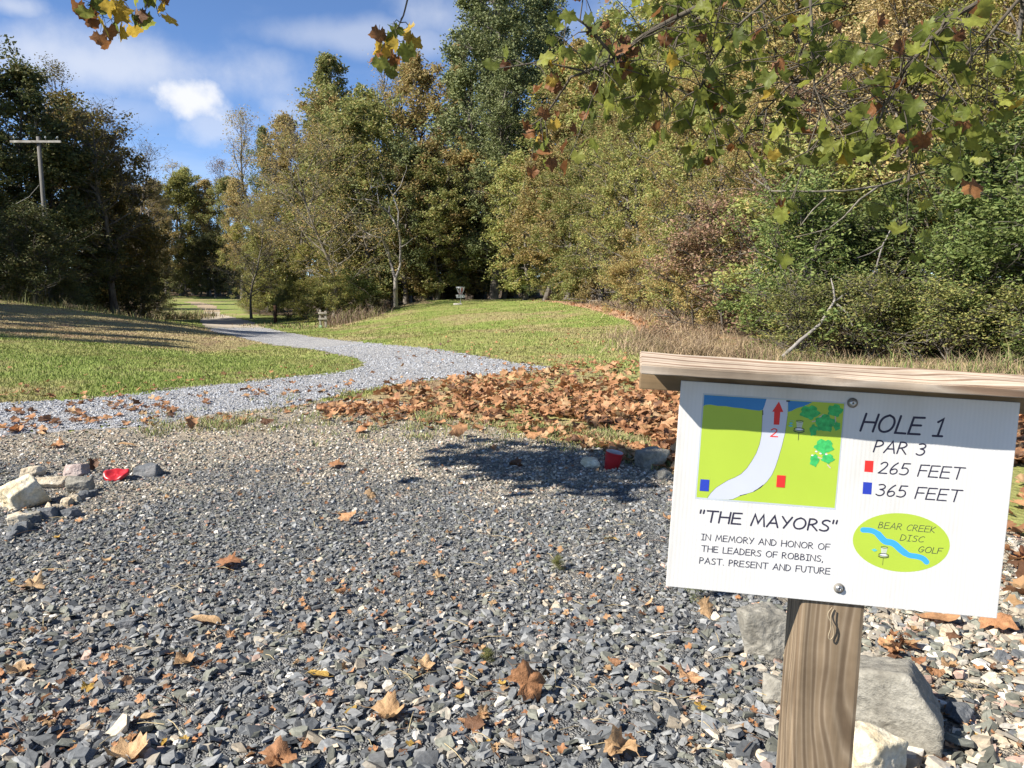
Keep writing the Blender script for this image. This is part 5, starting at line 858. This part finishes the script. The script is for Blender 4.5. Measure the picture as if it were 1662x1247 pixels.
for k, x, y, H, lv, lab, w in (('shrub1', 4.6, 17.2, 2.2, 'reddish', 'plum brown bramble bush at the foot of the bank', 1.3), ('shrub1', 5.6, 15.4, 3.0, 'olive', 'olive bush with glossy leaves left of the fallen branch', 1.3), ('shrub2', 4.7, 13.0, 1.9, 'shrub', 'feathery bright green bush left of the fallen branch', 1.35), ('shrub2', 5.6, 13.2, 1.6, 'shrub', 'low green bush under the fallen branch', 1.3), ('shrub1', 7.2, 12.8, 2.4, 'shrub', 'leafy green bush above the middle of the sign roof', 1.4), ('shrub1', 7.4, 11.2, 2.0, 'shrub', 'dense green bush above the right part of the sign roof', 1.5), ('shrub2', 6.4, 11.4, 1.3, 'shrub', 'low green bush directly above the sign roof', 1.4), ('shrub1', 8.3, 11.8, 2.9, 'shrub', 'tall bright green bush at the right edge of the view', 1.4), ('shrub1', 8.6, 10.2, 2.1, 'shrub', 'green bush cut by the right edge of the view', 1.4), ('weed', 5.3, 11.6, .9, None, 'yellow flowered weed clump above the sign roof, left', 1.4), ('weed', 6.1, 11.0, .8, None, 'yellow flowered weed clump above the sign roof, middle', 1.5), ('weed', 4.4, 12.0, .8, None, 'straw green weed clump left of the bushes', 1.4), ('weed', 7.0, 10.5, .75, None, 'green weed clump above the sign roof, right', 1.6), ('weed', 7.9, 10.0, .8, None, 'weed clump at the right end of the sign roof', 1.6), ('shrub1', 9.8, 11.2, 2.6, 'shrub', 'green bush beyond the right edge of the view', 1.4),
                               ('shrub1', 4.6, 20, 1.7, 'brownish', 'brown bush on the bank right of the green', 1.2), ('shrub2', 4.9, 24, 1.8, 'olive', 'olive bush on the bank behind the dry weeds', 1.3), ('shrub1', 4.6, 30, 1.8, 'brownish', 'brown bush far along the bank right of the green', 1.3), ('shrub2', 3.6, 52, 2.4, 'shrub', 'green bush at the back right of the green', 1.5)):
    plant(k, x, y, H, lab, 'weeds' if k == 'weed' else 'bush', 'bushes along the wood edge', lv, w)
for px, py, Y, H, lv, lab in ((735, 480, 71, 2.6, 'dark', 'dark bush left of the basket'), (790, 484, 72, 2.4, 'dark', 'dark bush right of the basket'), (690, 486, 66, 2.0, 'olive', 'olive bush at the left back of the green'), (575, 505, 58, 2.6, 'shrub', 'blue green bush above the left bank of the green'), (545, 512, 56, 2.4, 'olive', 'olive bush behind the double post'), (500, 518, 60, 2.2, 'yellowgreen', 'yellow green bush right of the dark short post'), (422, 512, 74, 2.2, 'yellowgreen', 'yellow green bush by the sandy road'), (465, 515, 64, 2.0, 'olive', 'olive bush right of the short post'), (30, 478, 38, 1.6, 'olive', 'pale olive bush on the crest of the left bank'), (110, 490, 38, 1.2, 'dark', 'dark bush on the crest of the left bank'), (58, 486, 36.5, 3.0, 'dark', 'dark ivy like bush wrapping the foot of the utility pole'), (-30, 482, 36, 2.6, 'dark', 'dark bush at the left edge on the bank crest'), (215, 505, 58, 3.0, 'dark', 'dark bush in the valley behind the left bank'), (170, 500, 56, 3.0, 'dark', 'dark bush behind the left bank under bare trees'), (850, 482, 66, 2.0, 'olive', 'olive bush behind the crest of the green'), (625, 490, 66, 2.4, 'dark', 'dark bush under the dead tree'), (255, 500, 75, 2.6, 'olive', 'olive bush left of the track in the valley')):
    p = at(px, py, Y); plant('shrub1' if px % 2 else 'shrub2', p[0], Y, H, lab, 'bush', 'bushes around the green and valley', lv, 1.5)
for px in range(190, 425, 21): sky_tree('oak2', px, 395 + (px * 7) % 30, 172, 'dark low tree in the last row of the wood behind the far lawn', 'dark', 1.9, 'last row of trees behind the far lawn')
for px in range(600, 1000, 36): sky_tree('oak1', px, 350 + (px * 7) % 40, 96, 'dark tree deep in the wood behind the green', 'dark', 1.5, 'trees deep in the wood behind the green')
# trees left of the view whose long shadows lie across the lawn
for i, (k, x, y, H) in enumerate((('tall1', -20.5, 14.2, 11), ('oak2', -25.5, 21.5, 12.5), ('oak1', -29, 25, 15), ('tall2', -23, 17, 11), ('oak3', -34, 31, 13), ('tall1', -27.5, 28.5, 12), ('oak1', -40, 38, 14), ('oak2', -36, 24, 14), ('tall2', -22, 15, 8), ('oak3', -46, 44, 15), ('oak1', -52, 52, 16))):
    plant(k, x, y, H, 'dark tree standing left of the lawn beyond the view', 'tree', 'trees left of the lawn beyond the view', 'dark')

# ------------------------------------------------------------------ utility pole, basket, posts
def furniture():
    grey = bark_mat('weathered pole', (0.11, 0.10, 0.09), (0.20, 0.19, 0.175), 3); pale = wood_mat('bleached crossarm', (0.45, 0.42, 0.37), (0.58, 0.55, 0.49), (0.36, 0.33, 0.28), 'X', 0.3); glass = plain('insulator', (0.42, 0.44, 0.45), 0.3, 0.5)
    top = at(62, 222, 38); b = float(T(top[0], 38)); H = top[2] - b; root = link('utility_pole', None); root.location = (top[0], 38, b); tag(root, 'weathered wooden utility pole with a single crossarm among the dark left trees', 'utility pole')
    mb = MB(); mb.tube([(0.05, 0, -.3), (0.03, 0, H * .5), (0, 0, H)], [.115, .10, .085], 14, 0, True); link('pole', mb.mesh('pole', (grey,), True), root)
    mb = MB(); mb.box((-1.25, -.16, H - .30), (1.12, -.09, H - .20), 0, .008); arm = link('crossarm', mb.mesh('crossarm', (pale,)), root)
    for x in (-1.05, -.45, .42, .98):
        mb = MB(); mb.tube([(x, -.15, H - .19), (x, -.15, H - .10), (x, -.15, H - .09), (x, -.15, H - .05), (x, -.15, H - .02)], [.012, .012, .035, .04, .018], 10, 0, True); link('insulator', mb.mesh('insulator', (glass,), True), arm)
    mb = MB(); mb.tube([(-.1, -.05, H * .72), (-1.0, .6, H * .66), (-2.2, 1.5, H * .63)], .012, 5); link('wire', mb.mesh('wire', (plain('dull cable', (0.25, 0.24, 0.22), .6, .3),), True), root)
    # disc golf basket
    p = at(747.5, 487, 57); z = float(T(p[0], 57)); root = link('disc_golf_basket', None); root.location = (p[0], 57, z); root.scale = (.9, .9, .9); tag(root, 'galvanised disc golf basket with hanging chains on the crest of the green', 'basket')
    st = plain('galvanised steel', (0.42, 0.45, 0.46), 0.45, 0.5, 0.4, .1); red = plain('red chains marker', (0.45, 0.06, 0.05), .6, .3); conc = plain('concrete pad', (0.52, 0.47, 0.40), .9, .2)
    def mk(n, f, m): mb = MB(); f(mb); return link(n, mb.mesh(n, (m,), True), root)
    a = np.linspace(0, 2 * np.pi, 29); ring = lambda r_, z_: np.stack([np.cos(a) * r_, np.sin(a) * r_, np.full(29, z_)], 1)
    mk('base_pad', lambda mb: mb.box((-.55, -.3, -.15), (.12, .3, .10), 0, .03), conc); mk('pole', lambda mb: mb.tube([(0, 0, 0), (0, 0, 1.36)], .035, 10, 0, True), st)
    def rack(mb):
        mb.tube(ring(.335, 1.37), .028, 6); mb.tube(ring(.335, 1.30), .012, 5)
        for k in range(0, 28, 4): mb.tube([(0, 0, 1.37), (math.cos(a[k]) * .33, math.sin(a[k]) * .33, 1.37)], .012, 4)
    mk('chain_rack', rack, st)
    def tray(mb):
        mb.tube(ring(.36, .74), .020, 6); mb.tube(ring(.34, .62), .012, 5); mb.tube(ring(.32, .54), .016, 6); mb.tube(ring(.16, .54), .012, 5)
        for k in range(28): mb.tube([(math.cos(a[k]) * .36, math.sin(a[k]) * .36, .74), (math.cos(a[k]) * .32, math.sin(a[k]) * .32, .54), (0, 0, .52)], .008, 4)
    mk('basket_tray', tray, st)
    def chains(mb, n, r0, r1, ph=0):
        for k in range(n): t = 2 * np.pi * k / n + ph; mb.tube([(math.cos(t) * r0, math.sin(t) * r0, 1.36), (math.cos(t) * (r0 * .72), math.sin(t) * r0 * .72, 1.02), (math.cos(t) * r1, math.sin(t) * r1, .80)], .009, 4)
    mk('chains', lambda mb: (chains(mb, 12, .31, .06), chains(mb, 6, .2, .05, .3)), st); mk('marker_band', lambda mb: chains(mb, 7, .17, .10, .9), red)
    # double post with two rails, like a small gate end
    wp = wood_mat('grey post', (0.34, 0.30, 0.24), (0.48, 0.44, 0.37), (0.24, 0.21, 0.17), 'Z', .4); gr = plain('green painted foot', (0.30, 0.46, 0.24), .7, .3)
    p = at(525, 535, 45); z = float(T(p[0], 45)); root = link('double_post', None); root.location = (p[0], 45, z); tag(root, 'two short grey timber posts joined by crosspieces beside the gravel road', 'posts')
    for x, hh in ((-.15, 1.08), (.15, 1.02)): mk('post', lambda mb: mb.box((x - .055, -.055, -.4), (x + .055, .055, hh), 0, .01), wp)
    for zz in (.84, .52): mk('crosspiece', lambda mb: mb.box((-.25, -.12, zz), (.25, -.072, zz + .11), 0, .006), wp)
    mk('painted_foot', lambda mb: mb.box((-.235, -.085, 0.0), (-.065, .085, .20), 0, .01), gr)
    p = at(447.5, 532, 60); z = float(T(p[0], 60)); mb = MB(); mb.tube([(0, 0, -.3), (0, 0, .7), (.03, 0, 1.35)], [.14, .125, .12], 10, 0, True); o = link('wooden_post', mb.mesh('wooden_post', (bark_mat('dark post', (0.06, 0.035, 0.022), (0.14, 0.08, 0.05)),), True)); o.location = (p[0], 60, z); tag(o, 'dark brown round post right of the sandy part of the road', 'post')
    p = at(272, 533, 47); mb = MB(); mb.tube([(-.55, 0, .05), (-.2, .05, .18), (.15, 0, .24), (.33, -.02, .26)], [.10, .2, .23, .2], 10, 0, True); o = link('log', mb.mesh('log', (plain('grey weathered log', (0.36, 0.34, 0.31), .9, .2, 0, .3, 6, .6),), True)); o.location = (p[0], 47, p[2] - .05); tag(o, 'pale grey log lying just beyond the crest of the left bank', 'log')
furniture()
def path3(L_): return np.array([at(*q) for q in L_])
def bough(mb, L_, r0, r1, sides=7, n=5, m=0):
    P = L_ if isinstance(L_, np.ndarray) else path3(L_); Q = [P[0]]
    for a, b in zip(P[:-1], P[1:]):
        for k in range(1, n + 1): Q.append(a + (b - a) * k / n)
    Q = np.array(Q); ext = np.linalg.norm(P[-1] - P[0]); Q[1:-1] += np.random.default_rng(len(Q)).normal(0, 0.006 * ext / max(1, len(P)), (len(Q) - 2, 3)); mb.tube(Q, np.linspace(r0, r1, len(Q)), sides, m); return Q
def dead_tree():
    Y = 57; base = at(642.5, 493, Y); mb = MB(); q = lambda L_, r0, r1: bough(mb, [(a, b, Y + (0.6 * math.sin(a * .3) if i else 0)) for i, (a, b) in enumerate(L_)], r0 * .72, r1 * .72, 8)
    q([(642.5, 497), (642, 470), (642, 451)], .24, .20); q([(642, 453), (650, 431), (650, 390), (646, 364), (647, 344), (638, 318), (629, 300)], .15, .03); q([(638, 318), (650, 303), (656, 285)], .08, .025); q([(642, 455), (633, 423), (630, 403), (620, 387), (602, 382), (587, 374), (574, 362)], .15, .03); q([(648, 375), (640, 360), (631, 346), (615, 331), (606, 326), (592, 323), (580, 325), (566, 321)], .10, .025)
    q([(652, 401), (660, 396), (669, 388), (678, 383)], .06, .015); q([(615, 331), (612, 310), (614, 295)], .06, .015); q([(602, 382), (585, 385), (572, 380)], .05, .015); q([(633, 423), (626, 405), (621, 390)], .07, .02); q([(631, 346), (632, 335)], .10, .08); q([(646, 440), (655, 455)], .07, .03)
    q([(629, 300), (622, 290), (618, 280)], .03, .01); q([(648, 360), (656, 350), (660, 338)], .03, .01); q([(620, 387), (612, 398), (606, 412)], .03, .01); q([(587, 374), (578, 378), (566, 388)], .025, .008); q([(592, 323), (584, 314), (572, 310)], .03, .01); q([(656, 285), (660, 275), (659, 266)], .025, .008); q([(650, 405), (640, 398), (636, 388)], .03, .01)
    V = np.concatenate(mb.v); off = np.array([base[0], Y, float(T(base[0], Y))]); mb.v = [V - off]; root = link('dead_tree', None); root.location = off; link('trunk', mb.mesh('trunk', (M['bark_pale'],), True), root); tag(root, 'bare white dead tree with forked crooked limbs left of the green', 'tree')
dead_tree()
def loose_branch(name, paths, mat, label):
    mb = MB()
    for L_, r0, r1 in paths: bough(mb, L_, r0, r1, 6)
    tag(link(name, mb.mesh(name, (M[mat],), True)), label, 'branch')
loose_branch('fallen_branch', (([(1270, 580, 11.4), (1300, 552, 11.45), (1330, 528, 11.5), (1355, 489, 11.7), (1388, 468, 11.9), (1420, 442, 12.1), (1432, 400, 12.3), (1446, 372, 12.6)], .030, .010), ([(1355, 489, 11.7), (1353, 470, 11.7), (1349, 452, 11.8)], .02, .008), ([(1358, 494, 11.7), (1375, 508, 11.6), (1384, 530, 11.5)], .02, .008), ([(1420, 442, 12.1), (1408, 470, 12), (1395, 492, 11.9), (1390, 514, 11.8)], .018, .006), ([(1432, 400, 12.3), (1412, 412, 12.2), (1388, 420, 12.1)], .014, .005)), 'bark_pale', 'grey fallen branch with forked twigs leaning out of the bushes')
loose_branch('bare_branch', (([(1225, 290, 13), (1252, 310, 12.6), (1320, 311, 12.4), (1370, 310, 12.4), (1425, 303, 12.6), (1500, 280, 13.2)], .012, .022), ([(1425, 303, 12.6), (1395, 325, 12.4), (1370, 352, 12.3), (1345, 372, 12.2), (1290, 385, 12.2)], .018, .006), ([(1340, 322, 12.4), (1318, 342, 12.3), (1300, 366, 12.2)], .014, .005), ([(1250, 308, 12.6), (1238, 285, 12.6), (1215, 270, 12.7)], .01, .005)), 'bark_twig', 'thin pale bare branch reaching sideways out of the wood over the bushes')

# ------------------------------------------------------------------ the sycamore whose boughs hang into the top of the view; its trunk stands right of the view
def sycamore():
    r = np.random.default_rng(77); wood = MB(); lf = MB(); FL = [lobed(5, s, c) for s, c in ((11, .25), (12, .4), (13, .6), (14, .35), (15, .9), (16, 1.3))]
    def leaf(p, s, mat, curl=None):
        V, t = FL[r.integers(0, 4) if curl is None else r.integers(4, 6)]; V = V - [-.42, 0, 0]
        R = Matrix.Rotation(r.uniform(0, 6.28), 3, 'Z') @ Matrix.Rotation(r.uniform(.5, 1.75), 3, 'Y') @ Matrix.Rotation(r.normal(0, .5), 3, 'X'); lf.add(V @ np.array(R).T * s + p, None, t, mat)
    def spray(Q, n, spread, mats, s0=.075, s1=.125, f0=.15, drop_=0.10):
        """leaves on short stalks along a bough"""
        for _ in range(n):
            k = int(r.uniform(f0, 1) * (len(Q) - 1)); q = Q[k]; e = q + r.normal(0, spread, 3) * [1, 1, .8]; e[2] -= drop_ * r.random(); wood.tube([q, (q + e) / 2 + [0, 0, .02], e], [.004, .003, .002], 4)
            for _ in range(r.integers(1, 4)):
                m = r.choice(3, p=mats); g = e + r.normal(0, .05, 3); wood.tube([e, g], [.0018, .0014], 3); leaf(g, r.uniform(s0, s1), m, 1 if m == 2 and r.random() < .7 else None)
    g = (.84, .03, .13); b1 = np.vstack([[[4.4, 3.4, 4.6]], path3([(1750, -180, 4.9), (1400, -90, 4.6), (1180, -15, 4.5), (1045, 57, 4.5), (988, 104, 4.5), (948, 116, 4.55)])]); Q = bough(wood, b1, .026, .006); spray(Q, 58, .19, g, f0=.36)
    spray(bough(wood, [(1000, 95, 4.5), (950, 40, 4.4), (905, 10, 4.4)], .010, .004), 9, .13, g); Q = bough(wood, [(970, 110, 4.5), (927, 125, 4.55), (884, 190, 4.65), (848, 212, 4.7)], .009, .003); spray(Q, 7, .10, (.3, .1, .6), .08, .12, .1); spray(Q[-6:], 5, .07, (.2, .15, .65), .08, .12); spray(bough(wood, [(948, 116, 4.5), (880, 100, 4.5), (805, 112, 4.5)], .006, .003), 6, .07, (.35, .15, .5), .08, .12, .4)
    Q = bough(wood, [(1500, -120, 4.4), (1315, -30, 4.2), (1318, 70, 4.2), (1322, 141, 4.2), (1345, 190, 4.2), (1330, 240, 4.2)], .010, .003); spray(Q, 44, .17, (.9, .02, .08), f0=.3)
    Q = bough(wood, np.vstack([[[4.4, 3.4, 4.2]], path3([(1700, -60, 3.9), (1540, 30, 3.8), (1470, 110, 3.8), (1430, 190, 3.9), (1400, 265, 4.0)])]), .018, .003); spray(Q, 52, .19, (.88, .02, .10), f0=.35)
    Q = bough(wood, [(1700, -60, 3.9), (1580, 90, 4.0), (1530, 160, 4.1), (1480, 260, 4.2), (1470, 300, 4.2)], .009, .003); spray(Q, 30, .16, (.86, .02, .12), f0=.2); Q = bough(wood, [(1300, -50, 4.4), (1200, 40, 4.4), (1150, 110, 4.4), (1130, 165, 4.4)], .008, .003); spray(Q, 32, .17, (.86, .02, .12), f0=.2); Q = bough(wood, [(1360, 60, 4.3), (1270, 150, 4.3), (1210, 210, 4.4), (1180, 250, 4.4)], .006, .002); spray(Q, 20, .14, (.74, .03, .23)); Q = bough(wood, [(1180, -15, 4.5), (1100, 60, 4.5), (1080, 140, 4.5), (1060, 170, 4.5)], .006, .002); spray(Q, 24, .14, (.82, .03, .15))
    # long bough running over the view to the left; three sprays hang from it
    far = np.vstack([[[4.3, 3.5, 5.2]], path3([(1500, -330, 4.8), (1000, -260, 4.9), (600, -210, 5.0), (400, -170, 4.9)]), [[-3.0, 3.2, 3.62], [-3.5, 3.0, 3.35]]]); Q = bough(wood, far, .06, .008)
    m1 = bough(wood, [(700, -225, 5.0), (690, -90, 5.1), (668, -30, 5.2), (655, 25, 5.25), (640, 55, 5.3), (622, 72, 5.3)], .010, .002); spray(m1[-12:], 7, .06, (.5, .3, .2), .10, .13)
    spray(m1[-5:], 3, .05, (.1, .8, .1), .11, .14); m2 = bough(wood, [(400, -195, 4.9), (300, -100, 4.85), (240, -40, 4.8), (205, 0, 4.8), (158, 18, 4.8)], .010, .002); spray(m2[-9:], 5, .045, (.3, .35, .35), .10, .13, .15, .03); spray(m2[-4:], 4, .035, (.1, .5, .4), .10, .13, .15, .03)
    spray(m2[-15:-8], 4, .06, (.9, .05, .05), .09, .12, .3, .03)
    spray(bough(wood, [(300, -100, 4.85), (275, -40, 4.8), (250, -2, 4.8), (238, 14, 4.8)], .004, .0015)[-9:], 6, .045, (.85, .1, .05), .09, .125, .2, .03)
    # the low leafy end of that bough, left of the view, whose shade falls on the gravel
    for k in range(9):
        px = 735 + 40 * k; c = gp(px, 758 + 14 * math.sin(k * 2.1)); s = np.array(c) + np.array(SUN) * (3.05 / SUN.z); a = np.array([-3.0, 3.2, 3.62]); Q = bough(wood, np.vstack([a, (a + s) / 2 + r.normal(0, .08, 3), s]), .007, .002, 5); spray(Q[4:], 24, .14, (.8, .1, .1), .12, .18, .3, .02)
    for px, py in ((750, 722), (800, 724), (870, 728), (940, 730), (1000, 790), (1030, 800), (960, 795), (900, 792), (850, 778), (1060, 790)):
        c = gp(px, py); s = np.array(c) + np.array(SUN) * (3.1 / SUN.z); a = np.array([-3.2, 3.1, 3.5]); Q = bough(wood, np.vstack([a, (a + s) / 2, s]), .006, .002, 5); spray(Q[-4:], 7, .11, (.8, .1, .1), .12, .18, .2, .02)
    tr = np.array([[4.75, 3.2, -.3], [4.7, 3.2, .1], [4.6, 3.3, 2.0], [4.4, 3.4, 4.2], [4.3, 3.5, 5.2], [4.35, 3.6, 7.5], [4.2, 3.8, 9.5]]); wood.tube(tr, [.27, .21, .18, .15, .12, .08, .03], 12)
    off = np.array([4.7, 3.2, 0]); root = link('sycamore_tree', None); root.location = off; wood.v = [v - off for v in wood.v]; lf.v = [v - off for v in lf.v]
    link('trunk', wood.mesh('trunk', (M['bark_syc'],), True), root); link('crown', lf.mesh('crown', (M['syc_green'], M['syc_yellow'], M['syc_brown']), True), root); tag(root, 'sycamore whose boughs of lobed green and brown leaves hang into the top of the view', 'tree')
sycamore()
# ------------------------------------------------------------------ small things on the gravel
def bits():
    mb = MB(); r = np.random.default_rng(5)
    for _ in range(260):
        px, py = r.uniform(0, 1660), 760 + 480 * r.random(); p = gp(px, py); d = math.hypot(p[1], 1.1); L_ = r.uniform(.03, .11); a = r.uniform(0, 6.28); v = np.array([math.cos(a), math.sin(a), r.normal(0, .08)]) * L_; q = np.array([p[0], p[1], float(zbed(p[0], p[1])) + .016]); mb.tube([q, q + v * .5 + [0, 0, .006], q + v], [.0013, .0012, .0007], 4, int(r.random() < .35))
    tag(link('straw_litter', mb.mesh('straw_litter', (plain('pale straw', (0.42, 0.33, 0.18), .8, .2), plain('brown twig', (0.14, 0.09, 0.06), .9, .2)), True)), 'thin straw stalks and twigs strewn between the gravel chips', 'straw', None, 'stuff')
    p = gp(905, 930); plant('weed', p[0], p[1], .04, 'small green sprig of weed on fine slate left of the sign', 'weed', None, 'goldenrod', 1.3, z=float(zbed(p[0], p[1]))); p = gp(792, 1080); plant('weed', p[0], p[1], .03, 'tiny green weed sprig behind the largest brown leaf', 'weed', None, 'goldenrod', 1.4, z=float(zbed(p[0], p[1])))
    p = gp(1135, 975); plant('weed', p[0], p[1], .09, 'green weed sprig half hidden by the lower left of the sign board', 'weed', None, 'shrub', 1.0, z=float(zbed(p[0], p[1])))
bits()
# grown trees that found no place are taken away again
for k, pr in PROTO.items():
    if not pr[3]:
        for c in list(pr[0].children): bpy.data.objects.remove(c)
        bpy.data.objects.remove(pr[0])
